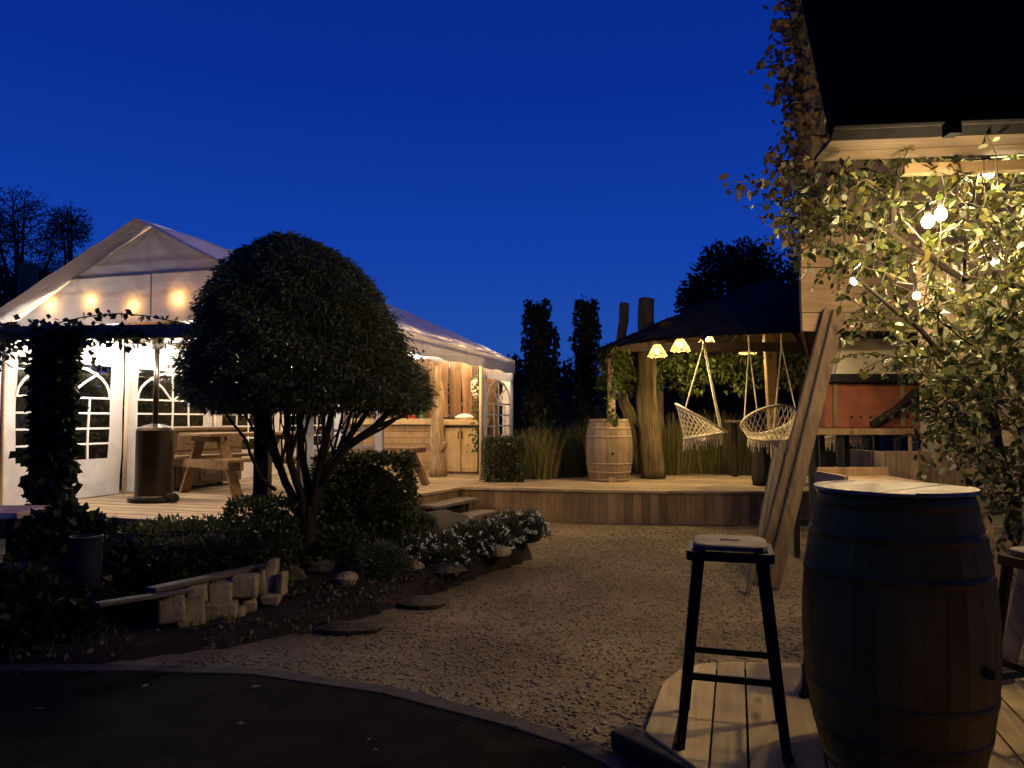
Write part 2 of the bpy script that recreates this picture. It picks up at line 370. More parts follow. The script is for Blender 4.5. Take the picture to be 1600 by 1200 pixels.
def blob(c, r, n=14, m=9, seed=0, amp=.12, flat=None):
    q = random.Random(seed); ph = [q.uniform(0, 6) for _ in range(6)]; mb = MB(); V = []
    for i in range(m):
        th = math.pi * (i + .001) / (m - 1 + .002)
        for k in range(n):
            a = 2 * math.pi * k / n
            u = Vector((math.sin(th) * math.cos(a), math.sin(th) * math.sin(a), math.cos(th)))
            s = 1 + amp * (math.sin(3 * u.x + ph[0]) + math.sin(4 * u.y + ph[1]) + math.sin(5 * u.z + ph[2]) + .6 * math.sin(9 * u.x + ph[3]) * math.cos(8 * u.y + ph[4])) / 1.6
            V.append(Vector(c) + Vector((u.x * r[0], u.y * r[1], u.z * r[2])) * s)
    Fc = [(i * n + k, i * n + (k + 1) % n, (i + 1) * n + (k + 1) % n, (i + 1) * n + k) for i in range(m - 1) for k in range(n)]
    return mb.add(V, Fc + [tuple(range(n))[::-1], tuple(range((m - 1) * n, m * n))])
def sphere(mb, c, r, n=10, m=7, sz=1.):
    pr = [(max(1e-4, r * math.sin(math.pi * i / (m - 1))), -r * sz * math.cos(math.pi * i / (m - 1))) for i in range(m)]
    return mb.lathe(pr, c, n, cap=False)

# ---------------------------------------------------------------- the setting: ground, gravel, asphalt, beds
def sheet(name, poly, z, mat):
    mb = MB(); mb.add([(x, y, z) for x, y in poly], [tuple(range(len(poly)))]); o = mb.build(name, mat); return tag(o, kind='structure')
sheet('ground', [(-400, -400), (400, -400), (400, 400), (-400, 400)], -.03, M['ground'])
sheet('gravel_path', [(-9, 1.6), (6, 1.6), (6, 12), (-2.5, 12), (-9, 9)], 0, M['gravel'])
kl = [G(*q) for q in ((-300, 1062), (-60, 1050), (190, 1050), (400, 1057), (600, 1086), (800, 1138), (900, 1171), (985, 1212), (1060, 1262))]
sheet('asphalt', [(p.x, p.y) for p in kl] + [(1.2, -6), (-12, -6), (-12, 4.2)], .004, M['asphalt'])
kb = MB()
for i in range(len(kl) - 1):
    a, b = kl[i], kl[i + 1]; n = max(1, round((b - a).length / .42))
    for j in range(n):
        p, q = a.lerp(b, j / n), a.lerp(b, (j + .985) / n)
        kb.beam(p + Vector((0, .05, -.008)), q + Vector((0, .05, -.008)), .10, .04)
o = kb.build('kerb', M['kerb'], bevel=.008); tag(o, kind='structure')
# loose stones on the gravel
bedline = [(856, 872), (800, 893), (760, 906), (700, 930), (620, 962), (520, 992), (400, 1014), (240, 1040), (60, 1052)]
bedP = [G(*q) for q in bedline]
def in_poly(x, y, poly):
    c = False; j = len(poly) - 1
    for i in range(len(poly)):
        if (poly[i][1] > y) != (poly[j][1] > y) and x < (poly[j][0] - poly[i][0]) * (y - poly[i][1]) / (poly[j][1] - poly[i][1]) + poly[i][0]: c = not c
        j = i
    return c
bed_poly = [(p.x, p.y) for p in bedP] + [(-7, 3.9), (-7, 7.8), (-1.9, 6.6), (-1.15, 8.7), (-.6, 9.0)]
asp_poly = [(p.x, p.y) for p in kl] + [(1.2, -6), (-12, -6), (-12, 4.2)]
V = []; cnt = 0
ico = np.array([(0, 0, 1), (.9, 0, .3), (.28, .85, .3), (-.72, .53, .3), (-.72, -.53, .3), (.28, -.85, .3), (0, 0, -.6)])
icof = np.array([(0, 1, 2), (0, 2, 3), (0, 3, 4), (0, 4, 5), (0, 5, 1), (6, 2, 1), (6, 3, 2), (6, 4, 3), (6, 5, 4), (6, 1, 5)])
pts = []
while len(pts) < 24000:
    x = rng.uniform(-4, 4.2); y = 2.6 + 7.0 * rng.uniform() ** 1.35
    if (in_poly(x, y, bed_poly) and rng.uniform() > .03) or (in_poly(x, y, asp_poly) and rng.uniform() > .003) or abs(x) > y * .72: continue
    pts.append((x, y))
pts = np.array(pts); n = len(pts); s = rng.uniform(.004, .012, n) * rng.uniform(.8, 1.5, n); a = rng.uniform(0, 6.3, n)
S = ico[None] * (s[:, None, None] * np.stack([rng.uniform(.8, 1.5, n), np.ones(n), rng.uniform(.25, .55, n)], 1)[:, None, :])
ca, sa = np.cos(a)[:, None], np.sin(a)[:, None]
V = np.stack([S[..., 0] * ca - S[..., 1] * sa + pts[:, :1], S[..., 0] * sa + S[..., 1] * ca + pts[:, 1:], S[..., 2] + .003], -1).reshape(-1, 3)
Fc = (icof[None] + (np.arange(n) * 7)[:, None, None]).reshape(-1, 3)
tag(link_mesh('gravel_stones', V, Fc, M['pebble']), 'loose pale gravel stones strewn over the path', 'gravel', kind='stuff')
pts = []
while len(pts) < 140:
    x = rng.uniform(-3, 3.5); y = rng.uniform(3.1, 9.2)
    if not in_poly(x, y, bed_poly): pts.append((x, y, .018))
V, Fc = leaves(np.array(pts), .05, .03, jitter=1, A=np.array([0, 0, 0]), oval=True); V[:, 2] = .014 + (V[:, 2] - .018) * .15 + .006
tag(link_mesh('fallen_leaves', V, Fc, M['dryivy']), 'dry fallen leaves scattered over the gravel', 'leaves', kind='stuff')
# planting bed, mounded
mb = MB(); nb = 40; bx0, bx1, by0, by1 = -7, .6, 3.9, 9.1; nx, ny = 76, 52; idx = {}
cx = [bx0 + (bx1 - bx0) * i / nx for i in range(nx + 1)]; cyy = [by0 + (by1 - by0) * j / ny for j in range(ny + 1)]
def bed_h(x, y):
    return .05 + .05 * math.sin(x * 2.1 + 1) * math.cos(y * 1.7) + .012 * math.sin(x * 13) * math.sin(y * 11) + min(.22, max(0, (y - 5.2) * .09))
for i in range(nx):
    for j in range(ny):
        if in_poly((cx[i] + cx[i + 1]) / 2, (cyy[j] + cyy[j + 1]) / 2, bed_poly):
            f = []
            for (p, q) in ((i, j), (i + 1, j), (i + 1, j + 1), (i, j + 1)):
                if (p, q) not in idx:
                    idx[p, q] = len(mb.v); inn = all(in_poly(cx[p] + dx, cyy[q] + dy, bed_poly) for dx, dy in ((.12, .12), (-.12, -.12), (.12, -.12), (-.12, .12)))
                    mb.v.append((cx[p], cyy[q], bed_h(cx[p], cyy[q]) if inn else -.01))
                f.append(idx[p, q])
            mb.f.append(tuple(f))
tag(mb.build('soil', M['soil'], smooth=True), kind='structure')
def soil_z(x, y): return bed_h(x, y) if in_poly(x, y, bed_poly) else 0

pts = []
while len(pts) < 5200:
    x = rng.uniform(-4.2, .4); y = rng.uniform(4.0, 7.4)
    if in_poly(x, y, bed_poly) and math.sin(x * 5.1 + y * 2) * math.sin(y * 4.3 - x) > -.35: pts.append((x, y, soil_z(x, y) + rng.uniform(-.005, .012)))
pts = np.array(pts); half_ = rng.uniform(size=len(pts)) < .6
tag(leaf_obj('ground_cover', pts[half_], .05, .009, M['hedge'], None, A=np.array([0, 0, 1.1]), jitter=.6), 'short dark grass and weeds covering the soil of the bed', 'ground cover', kind='stuff')
tag(leaf_obj('leaf_litter', pts[~half_], .045, .026, M['dryivy'], None, A=np.array([0, 0, .1]), jitter=.7), 'brown leaf litter lying on the soil of the bed', 'leaves', kind='stuff')
# ---------------------------------------------------------------- timber deck
DZ = .425
deck_poly = [(-6.9, 7.95), (-1.9, 6.45), (-1.25, 9.0), (-.70, 10.15), (.0, 9.98), (.68, 9.8), (1.35, 9.66), (2.0, 9.57), (2.7, 9.52), (3.4, 9.52), (4.1, 9.58), (4.7, 9.75), (4.9, 12.2), (.5, 12.2), (.35, 14.3), (-3.4, 15.2), (-6.0, 14.4)]
deck = thing('timber_deck', (-.7, 10.15, 0), 'low timber deck under the tent and swings, with a curved front of upright boards', 'deck')
boards(deck_poly, (.957, -.29), .125, .012, DZ - .03, DZ).build('deck_boards', M['deck_n'], deck)
fb = MB()
for i in range(0, 11):
    a, b = Vector((*deck_poly[i], 0)), Vector((*deck_poly[i + 1], 0)); n = max(1, round((b - a).length / .115)); dr = (b - a).normalized(); out = Vector((dr.y, -dr.x, 0))
    for j in range(n):
        p, q = a.lerp(b, j / n) - out * .02, a.lerp(b, (j + .965) / n) - out * .02
        fb.beam(p + Vector((0, 0, .195)), q + Vector((0, 0, .195)), .022 + random.uniform(0, .004), .385)
fb.build('fascia_boards', M['fascia'], deck)
ed = MB()
for i in range(0, 11):
    a, b = Vector((*deck_poly[i], DZ - .012)), Vector((*deck_poly[i + 1], DZ - .012))
    ed.beam(a, b, .05, .034)
ed.build('edge_trim', M['deck_n'], deck)
jo = MB(); jo.prism([(x * .985 - .01, 8 + (y - 8) * .97 + .12) for x, y in deck_poly], .02, .36); jo.build('joist_frame', M['darktimber'], deck)
# two steps
e0, e1 = Vector((-1.25, 9.0, 0)), Vector((-.70, 10.15, 0)); dr = (e1 - e0).normalized(); out = Vector((dr.y, -dr.x, 0))
for k, (z, lab) in enumerate(((.285, 'upper timber step against the deck, behind the white flowers'), (.145, 'lower timber step on the gravel, in front of the upper step'))):
    c = e0.lerp(e1, .5) + out * (.2 + .3 * k) - dr * (.06 * k); t = thing('deck_step', (c.x, c.y, 0), lab, 'step', 'steps up to the deck')
    mb = MB()
    for j in (-1, 0, 1):
        mb.beam(c + out * (j * .1) - dr * .52 + Vector((0, 0, z)), c + out * (j * .1) + dr * .52 + Vector((0, 0, z)), .096, .04)
    mb.build('tread', M['greywood'], t, bevel=.005)
    mb = MB()
    for sgn in (-.45, 0, .45): mb.box(c + dr * sgn + Vector((0, 0, (z - .022) / 2)), (.05, .05, z - .024))
    mb.beam(c - out * .08 - dr * .5 + Vector((0, 0, z / 2)), c - out * .08 + dr * .5 + Vector((0, 0, z / 2)), .025, z - .06)
    mb.build('riser', M['darktimber'], t)

# ---------------------------------------------------------------- party tent
dv = Vector((.29, .957, 0)); nv = Vector((.957, -.29, 0)); R0 = Vector((-3.55, 7.1, 0))
def T(a, t, z): return R0 + nv * a + dv * t + Vector((0, 0, z))
ZR, ZE, WR, WL, LT = 3.27, 2.38, 1.76, 1.86, 6.6; BAY = 1.65
tent = thing('party_tent', T(0, 3.3, DZ), 'white party tent on the deck, lit from inside, with arched clear windows', 'tent')
def cloth_patch(mb, A, B, Cc, D, n, m, sag=.03, seed=0):
    """A-B along the ridge, D-C along the eave; sags between the bays"""
    q = random.Random(seed); V = []; ph = q.uniform(0, 6); nrm = (B - A).cross(D - A).normalized()
    if nrm.z < 0: nrm = -nrm
    for j in range(m + 1):
        for i in range(n + 1):
            u, v = i / n, j / m; p = (A.lerp(B, u)).lerp(D.lerp(Cc, u), v)
            s = sag * (abs(math.sin(u * math.pi * 4)) ** .7) * math.sin(v * math.pi) + .008 * math.sin(u * 23 + ph + v * 9) * math.sin(v * 14 + ph)
            V.append(p - nrm * s)
    mb.add(V, [(j * (n + 1) + i, j * (n + 1) + i + 1, (j + 1) * (n + 1) + i + 1, (j + 1) * (n + 1) + i) for j in range(m) for i in range(n)])
OH = -.14
rb = MB()
cloth_patch(rb, T(0, OH, ZR), T(0, LT - WR, ZR), T(WR, LT, ZE), T(WR, OH, ZE), 64, 18, .035, 1)
cloth_patch(rb, T(0, OH, ZR), T(0, LT - WR, ZR), T(-WL, LT, ZE), T(-WL, OH, ZE), 64, 18, .035, 2)
cloth_patch(rb, T(0, LT - WR, ZR), T(0.001, LT - WR, ZR), T(WR, LT, ZE), T(-WL, LT, ZE), 24, 14, .03, 3)
rb.build('roof', M['tent'], tent, smooth=True)
vb = MB()
def valance(a, b, n, drop):
    V = []
    for j in range(4):
        for i in range(n + 1):
            u = i / n; p = a.lerp(b, u); wv = .012 * math.sin(u * n * .9) * j / 3
            V.append(p + Vector((wv, wv, -drop * j / 3 * (1 + .05 * math.sin(u * n * .55)))))
    vb.add(V, [(j * (n + 1) + i, j * (n + 1) + i + 1, (j + 1) * (n + 1) + i + 1, (j + 1) * (n + 1) + i) for j in range(3) for i in range(n)])
valance(T(WR + .003, OH, ZE), T(WR + .003, LT, ZE), 90, .24); valance(T(WR, LT + .003, ZE), T(-WL, LT + .003, ZE), 50, .24); valance(T(-WL - .003, OH, ZE), T(-WL - .003, LT, ZE), 90, .1)
vb.build('valance', M['tent'], tent, smooth=True)
# gable: cloth above the tie bar made duller, less translucent, to imitate dimmer light
GZ = 2.30; zt = 2.80; TG = .10
def half(z): return (ZR - .03 - z) / (ZR - .03 - ZE)
gb = MB()
cloth_patch(gb, T(-WL * half(zt), TG, zt), T(WR * half(zt), TG, zt), T(WR, TG, GZ), T(-WL, TG, GZ), 40, 12, .0, 5)
gb.build('gable_panel', M['gable'], tent, smooth=True)
gb = MB(); cloth_patch(gb, T(-.01, TG - .012, ZR - .03), T(.01, TG - .012, ZR - .03), T(WR * half(zt - .03), TG - .012, zt - .03), T(-WL * half(zt - .03), TG - .012, zt - .03), 30, 10, 0, 6)
gb.build('gable_top_dimmed', M['tent2'], tent, smooth=True)
gb = MB(); gb.beam(T(0, TG - .02, GZ), T(0, TG - .02, zt), .02, .006, (1, 0, 0)); gb.build('gable_seam', M['tent2'], tent)
def wall_panel(p0, p1, seed, window=True):
    z0, z1 = DZ + .01, GZ; L = (p1 - p0).length; u = (p1 - p0).normalized(); nr = Vector((-u.y, u.x, 0)); q = random.Random(seed); ph = q.uniform(0, 6)
    x0, x1, wz0, wz1 = .2, L - .2, .88, 1.99
    xs = sorted(set([0, .1] + [x0 + (x1 - x0) * i / 12 for i in range(13)] + [L - .1, L]))
    zs = sorted(set([z0 + (wz0 - z0) * i / 5 for i in range(6)] + [wz0 + (wz1 - wz0) * i / 10 for i in range(11)] + [wz1 + (z1 - wz1) * i / 3 for i in range(4)]))
    def pt(x, z, o=0):
        wv = .012 * math.sin(x * 9 + ph + z * 3) * math.sin(z * 4 + ph) + .02 * math.sin((z - z0) * 2.2 + x * 2 + ph) * (1 if z < wz0 else .5)
        return p0 + u * x + nr * (wv + o) + Vector((0, 0, z))
    mb = MB(); V = [pt(x, z) for z in zs for x in xs]; Fc = []; n = len(xs); wf = []
    for j in range(len(zs) - 1):
        for i in range(n - 1):
            mx, mz = (xs[i] + xs[i + 1]) / 2, (zs[j] + zs[j + 1]) / 2; f = (j * n + i, j * n + i + 1, (j + 1) * n + i + 1, (j + 1) * n + i)
            (wf if window and x0 < mx < x1 and wz0 < mz < wz1 else Fc).append(f)
    mb.add(V, Fc); wp = mb.build('wall_panel', M['wall'], tent, smooth=True)
    if not window: return
    mb = MB(); mb.add(V, wf); mb.build('window', M['clear'], wp, smooth=True)
    mt = MB(); cx = (x0 + x1) / 2; hw = (x1 - x0) / 2; za = 1.60
    def line(pts, wd=.022):
        for a, b in zip(pts[:-1], pts[1:]):
            for o in (-.006, .006): mt.beam(pt(*a, o), pt(*b, o), wd, .003, nr)
    for z in (1.06, 1.24, 1.42, za): line([(x0 + (x1 - x0) * i / 6, z) for i in range(7)])
    for k in (1, 3): line([(x0 + hw * k / 2, z) for z in (wz0, 1.06, 1.24, 1.42, za)])
    line([(cx, z) for z in (wz0, 1.1, 1.3, 1.5, za, 1.8, wz1)])
    line([(cx - hw * math.cos(math.pi * i / 14), za + (wz1 - .02 - za) * math.sin(math.pi * i / 14)) for i in range(15)], .026)
    for sgn in (-1, 1): line([(cx + sgn * .02, za), (cx + sgn * hw * .35, za + .17), (cx + sgn * hw * .68, za + .29)])
    mt.build('muntins', M['white'], wp)
for k in range(4): wall_panel(T(-WL + .02, k * BAY + .02, 0), T(-WL + .02, (k + 1) * BAY - .02, 0), k)
wall_panel(T(WR - .02, .02, 0), T(WR - .02, BAY - .02, 0), 11); wall_panel(T(WR - .02, 3 * BAY + .02, 0), T(WR - .02, LT - .02, 0), 12)
for k in range(2): wall_panel(T(-WL + k * 1.81 + .02, LT - .02, 0), T(-WL + (k + 1) * 1.81 - .02, LT - .02, 0), 20 + k)
for side, ks in ((-1, range(5)), (1, (0, 1, 3, 4))):
    a = -WL + .06 if side < 0 else WR - .05
    for k in ks:
        mb = MB(); mb.tube([T(a, k * BAY + (.03 if k == 0 else -.03 if k == 4 else 0), DZ), T(a, k * BAY + (.03 if k == 0 else -.03 if k == 4 else 0), ZE - .03)], .024, 10); mb.build('pole', M['pole'], tent, smooth=True)
fr = MB()
for k in range(4):
    t = k * BAY + (.06 if k else .2); fr.tube([T(-WL + .06, t, ZE - .05), T(0, t, ZR - .09), T(WR - .06, t, ZE - .05)], .017, 6)
fr.tube([T(-WL * half(zt), .24, zt - .03), T(WR * half(zt), .24, zt - .03)], .017, 6)
fr.tube([T(0, .16, ZR - .08), T(0, LT - WR, ZR - .08)], .017, 6); fr.tube([T(0, LT - WR, ZR - .09), T(WR - .06, LT - .06, ZE - .05)], .017, 6); fr.tube([T(0, LT - WR, ZR - .09), T(-WL + .06, LT - .06, ZE - .05)], .017, 6)
for a in (-WL + .06, WR - .06): fr.tube([T(a, .16, ZE - .05), T(a, LT, ZE - .05)], .017, 6)
fr.build('roof_frame', M['pole'], tent, smooth=True)

# ---------------------------------------------------------------- strings of bulbs
def light_string(name, pts, bulbs, label, em, r=.03, group=None, cable_r=.006):
    t = thing(name, pts[0], label, 'string lights', group)
    mb = MB(); mb.tube(pts, cable_r, 5); mb.build('cable', M['cable'], t)
    for b in bulbs:
        b = Vector(b)
        mb = MB(); mb.lathe([(.012, .0), (.014, .02), (.012, .05), (.006, .06)], b + Vector((0, 0, r * .95)), 8); s = mb.build('socket', M['cable'], t)
        mb = MB(); sphere(mb, b, r, 10, 7, 1.15); mb.build('bulb', em, s, smooth=True)
    return t
def sagline(a, b, n, sag):
    a = Vector(a); b = Vector(b); return [a.lerp(b, i / n) - Vector((0, 0, sag * 4 * (i / n) * (1 - i / n))) for i in range(n + 1)]
dz = Vector((0, 0, -.085))
GB = ((-1.28, 2.53), (-.77, 2.545), (-.226, 2.47), (.31, 2.52), (.85, 2.58))
L1 = sagline(T(-1.62, .165, 2.60), T(1.5, .165, 2.60), 12, .06); light_string('light_string', [T(-1.62, .165, 2.62)] + [T(a_, .165, z_ + .05) for a_, z_ in GB] + [T(1.4, .165, 2.62)], [T(a_, .165, z_) for a_, z_ in GB], 'warm bulbs strung across the inside of the tent gable', M['e_gable'], .03)
L2 = sagline(T(-1.72, .2, 2.36), T(-1.72, 6.4, 2.36), 16, .03); light_string('light_string', L2, [L2[i] + dz + nv * .05 for i in range(1, 16, 2)], 'warm bulbs strung along the windowed wall of the tent', M['e_tent'], .03)
L3 = sagline(T(1.49, 1.6, 2.482), T(1.49, 6.3, 2.482), 24, .004); light_string('light_string', L3, [L3[i] + dz * .6 for i in range(1, 25, 2)], 'warm bulbs strung along the open eave of the tent', M['e_eave'], .022)
L4 = sagline(T(1.40, 6.3, 2.525), T(-.6, 6.3, 2.525), 10, .005); light_string('light_string', L4, [L4[i] + dz * .6 for i in (0, 2, 4, 7)], 'warm bulbs strung above the bar at the end of the tent', M['e_tent'], .024)

# ---------------------------------------------------------------- bar inside the tent
bar = thing('bar_counter', T(.75, 6.0, DZ), 'rustic bar counter of thick pale slabs with a pine cupboard below', 'bar')
def tbox(mb, a0, a1, t0, t1, z0, z1):
    V = [T(a, t, z) for z in (z0, z1) for a, t in ((a0, t0), (a1, t0), (a1, t1), (a0, t1))]
    return mb.add(V, [(3, 2, 1, 0), (4, 5, 6, 7), (0, 1, 5, 4), (1, 2, 6, 5), (2, 3, 7, 6), (3, 0, 4, 7)])
mb = MB(); tbox(mb, -.9, .62, 5.62, 6.2, 1.26, 1.36); tbox(mb, .66, 1.36, 5.9, 6.4, 1.25, 1.345); mb.build('worktop', M['cabinet'], bar, bevel=.01)
mb = MB()
for i in range(8): tbox(mb, -.9, .6, 5.75, 5.79, DZ + .005 + i * .102, DZ + .1 + i * .102)
mb.build('front_boards', M['post'], bar)
mb = MB(); tbox(mb, .68, 1.30, 6.02, 6.4, DZ + .002, 1.245); cb = mb.build('cupboard', M['sideboard'], bar)
for s0, s1 in ((.70, .978), (1.0, 1.28)):
    mb = MB(); tbox(mb, s0, s1, 5.995, 6.018, DZ + .04, 1.20); tbox(mb, s0 + .05, s1 - .05, 5.985, 5.994, DZ + .1, 1.13); mb.build('cupboard_door', M['cabinet'], cb, bevel=.004)
mb = MB()
for a in (.955, 1.025): mb.tube([T(a, 5.99, 1.02), T(a, 5.955, 1.04), T(a, 5.955, 1.12), T(a, 5.99, 1.14)], .008, 6)
mb.build('cupboard_handle', M['blackmetal'], cb)
sw = thing('slab_wall', T(.4, 6.5, DZ), 'wall of upright waney edged timber slabs behind the bar', 'wall')
mb = MB(); a = -1.5
while a < 1.5:
    wd = random.uniform(.13, .24); V = []; top = 2.42 + random.uniform(-.06, .05); ph = random.uniform(0, 6); n = 12
    for z_i in range(n + 1):
        z = DZ + (top - DZ) * z_i / n; l = a + .012 * math.sin(z * 5 + ph) + .006 * math.sin(z * 13); r_ = a + wd - .01 + .014 * math.sin(z * 4 + ph * 2) - .004 * math.sin(z * 11)
        tt = 6.46 + .02 * math.sin(ph)
        V += [T(l, tt, z), T((l + r_) / 2, tt - .025, z), T(r_, tt, z)]
    Fc = []
    for i in range(n):
        for k in range(2): Fc.append((i * 3 + k, i * 3 + k + 1, i * 3 + k + 4, i * 3 + k + 3))
    m = len(V); V += [p + dv * .03 for p in V]
    for i in range(n):
        for k in (0, 2): Fc.append((i * 3 + k, (i + 1) * 3 + k, (i + 1) * 3 + k + m, i * 3 + k + m))
    mb.add(V, Fc); a += wd + .004
mb.build('slabs', M['slab'], sw)
mb = MB(); base = P(684, 737, 12.0); base.z = DZ
mb.tube([base + Vector((.02 * math.sin(i * 1.3), 0, i * .2)) for i in range(10)], [.15, .125, .11, .125, .1, .09, .1, .075, .06, .055], 12)
mb.tube([base + Vector((.0, -.02, .35)), base + Vector((.1, -.06, .5)), base + Vector((.13, -.08, .55))], [.08, .06, .04], 8)
tag(link_mesh('log_post', mb.v, mb.f, M['palelog'], loc=base, smooth=True), 'knotty barkless log standing in front of the bar', 'log post')
for dx, col, h, lab in ((-.62, 'redglass', .24, 'red bottle standing on the bar counter'), (-.52, 'redglass', .2, 'shorter red bottle on the bar counter, right of the taller one'), (-.3, 'greenglass', .23, 'green bottle standing on the bar counter')):
    c = T(.55 + dx * .7, 5.8, 1.362); mb = MB(); mb.lathe([(.035, 0), (.038, .01), (.038, h * .55), (.014, h * .72), (.013, h), (.016, h + .004)], c, 14)
    tag(link_mesh('bottle', mb.v, mb.f, M[col], loc=c, smooth=True), lab, 'bottle', 'bottles on the bar')
c = T(1.02, 6.1, 1.347); mb = blob(c + Vector((0, 0, .04)), (.17, .12, .05), 16, 8, 3, .15); tag(mb.build('cloth', M['cloth'], loc=None, smooth=True), 'crumpled white cloth lying on the cupboard top', 'cloth')
c = T(.74, 6.05, 1.347); mb = MB(); mb.box(c + Vector((0, 0, .02)), (.22, .16, .035)); tag(mb.build('tray', M['blackmetal'], bevel=.006), 'dark flat tray beside the white cloth on the bar', 'tray')
c = P(743, 606, 11.9); mb = MB()
V = [c + (nv * (.085 * math.cos(a) * (1 + .25 * math.sin(a))) + Vector((0, 0, .17 * math.sin(a)))) for a in (2 * math.pi * i / 20 for i in range(20))]
m = len(V); mb.add(V + [p + dv * .03 for p in V], [tuple(range(m)), tuple(range(m, 2 * m))[::-1]] + [(i, i + m, (i + 1) % m + m, (i + 1) % m) for i in range(m)])
tag(mb.build('wall_plaque', M['cloth'], bevel=.006), 'white oval plaque hanging by the tent corner above the cupboard', 'plaque')
pc = T(1.62, 5.1, 1.6); vn = thing('hanging_plant', (pc.x, pc.y, 2.1), 'green trailing plant hanging beside the white plaque', 'plant')
pp = np.array([(pc.x + rng.normal() * .05, pc.y + rng.normal() * .05, z) for z in rng.uniform(.85, 2.05, 420)]); leaf_obj('foliage', pp, .06, .035, M['garland'], vn, droop=.8)
mb = MB(); mb.tube([(pc.x, pc.y, 2.12), (pc.x + .02, pc.y, 1.5), (pc.x - .01, pc.y, .85)], .008, 5); mb.build('stem', M['bark'], vn)

# ---------------------------------------------------------------- furniture in the tent
def picnic(name, c, ax, label, L=1.5):
    """A-frame picnic table; ax = direction of its length"""
    ax = Vector((*ax, 0)).normalized(); sd = Vector((ax.y, -ax.x, 0)); t = thing(name, c, label, 'picnic table'); c = Vector(c); up = Vector((0, 0, 1))
    mb = MB()
    for k in range(5): mb.beam(c + sd * ((k - 2) * .142) - ax * L / 2 + up * .74, c + sd * ((k - 2) * .142) + ax * L / 2 + up * .74, .136, .036)
    mb.build('tabletop', M['table'], t, bevel=.005)
    for s in (-1, 1):
        mb = MB()
        for k in (-.5, .5): mb.beam(c + sd * (s * .63 + k * .142) - ax * L / 2 + up * .45, c + sd * (s * .63 + k * .142) + ax * L / 2 + up * .45, .136, .036)
        mb.build('seat', M['table'], t, bevel=.005)
    for e in (-1, 1):
        o = c + ax * (e * (L / 2 - .22))
        for s in (-1, 1):
            mb = MB(); mb.beam(o + sd * s * .22 + up * .72, o + sd * s * .62 + up * .0, .045, .12, ax); mb.build('leg', M['table'], t, bevel=.004)
        mb = MB(); mb.beam(o - sd * .76 + up * .385 + ax * e * .05, o + sd * .76 + up * .385 + ax * e * .05, .045, .1); mb.beam(o - sd * .34 + up * .69 + ax * e * .05, o + sd * .34 + up * .69 + ax * e * .05, .045, .07); mb.build('cross_rail', M['table'], t)
    return t
pc = G(338, 774, DZ) + Vector((.28, .35, 0)); picnic('picnic_table', pc, (.62, .78), 'wooden A-frame picnic table beside the patio heater')
bn = thing('timber_bench', (-1.9, 10.6, DZ), 'long timber bench with splayed legs in the open side of the tent', 'bench')
b0, b1 = P(530, 712, 10.8), P(656, 703, 10.2); b0.z = b1.z = DZ + .50; ba = (b1 - b0).normalized(); bs = Vector((ba.y, -ba.x, 0))
mb = MB()
for k in (-.5, .5): mb.beam(b0 + bs * k * .17, b1 + bs * k * .17, .165, .07)
mb.build('seat', M['table'], bn, bevel=.006)
for e in (.12, .86):
    for s in (-1, 1):
        p = b0.lerp(b1, e); mb = MB(); mb.beam(p + bs * s * .08 - Vector((0, 0, .03)), p + bs * s * .22 + ba * (.16 if e > .5 else -.16) + Vector((0, 0, -.5)), .07, .09, ba); mb.build('leg', M['table'], bn)
# sideboard along the wall
sb = thing('sideboard', T(-1.52, 2.7, DZ), 'dark panelled wooden sideboard standing against the tent windows', 'sideboard')
mb = MB(); tbox(mb, -1.78, -1.36, 1.98, 3.42, 1.20, 1.24); mb.build('top', M['table'], sb, bevel=.006)
mb = MB(); tbox(mb, -1.76, -1.4, 2.02, 3.38, DZ + .06, 1.198); mb.build('carcass', M['sideboard'], sb, bevel=.004)
for i in range(3):
    t0 = 2.06 + i * .44; mb = MB(); tbox(mb, -1.398, -1.378, t0, t0 + .41, DZ + .1, .92); tbox(mb, -1.377, -1.366, t0 + .07, t0 + .34, DZ + .17, .85); mb.build('cupboard_door', M['sideboard'], sb, bevel=.003)
    mb = MB(); tbox(mb, -1.398, -1.376, t0, t0 + .41, .95, 1.16); mb.tube([T(-1.36, t0 + .15, 1.05), T(-1.34, t0 + .2, 1.05), T(-1.36, t0 + .26, 1.05)], .008, 6); mb.build('drawer', M['sideboard'], sb, bevel=.003)
mb = MB()
for a in (-1.72, -1.46):
    for t in (2.06, 3.32): mb.box(T(a, t, DZ + .03), (.07, .07, .06))
mb.build('plinth', M['sideboard'], sb)
# patio heater
hb = G(240, 783, DZ); ht = thing('patio_heater', hb, 'brown steel patio heater with a cylindrical base on the deck', 'patio heater')
mb = MB(); mb.lathe([(.21, .05), (.21, .06), (.2, .07), (.198, .8), (.18, .83), (.10, .86), (.04, .875)], hb, 40); mb.build('tank_housing', M['heater'], ht, smooth=True).modifiers.new('es', 'EDGE_SPLIT')
mb = MB(); mb.lathe([(.26, 0), (.27, .012), (.265, .05), (.2, .055)], hb, 40); mb.build('base', M['heater'], ht, bevel=.004)
mb = MB(); mb.lathe([(.03, .86), (.03, 1.72)], hb, 14); mb.build('pole', M['heater'], ht, smooth=True)
mb = MB(); mb.lathe([(.05, 1.72), (.075, 1.75), (.085, 1.9), (.07, 1.93)], hb, 20); mb.build('burner', M['heater'], ht)
mb = MB(); mb.lathe([(.43, 1.955), (.435, 1.945), (.44, 1.955), (.36, 2.01), (.2, 2.06), (.03, 2.085)], hb, 40); mb.build('hood', M['hood_brown'], ht, smooth=True)
mb = MB(); mb.tube([hb + Vector((.2, -.1, .05)), hb + Vector((.31, -.16, .05))], .055, 14); mb.build('wheel', M['cable'], ht)

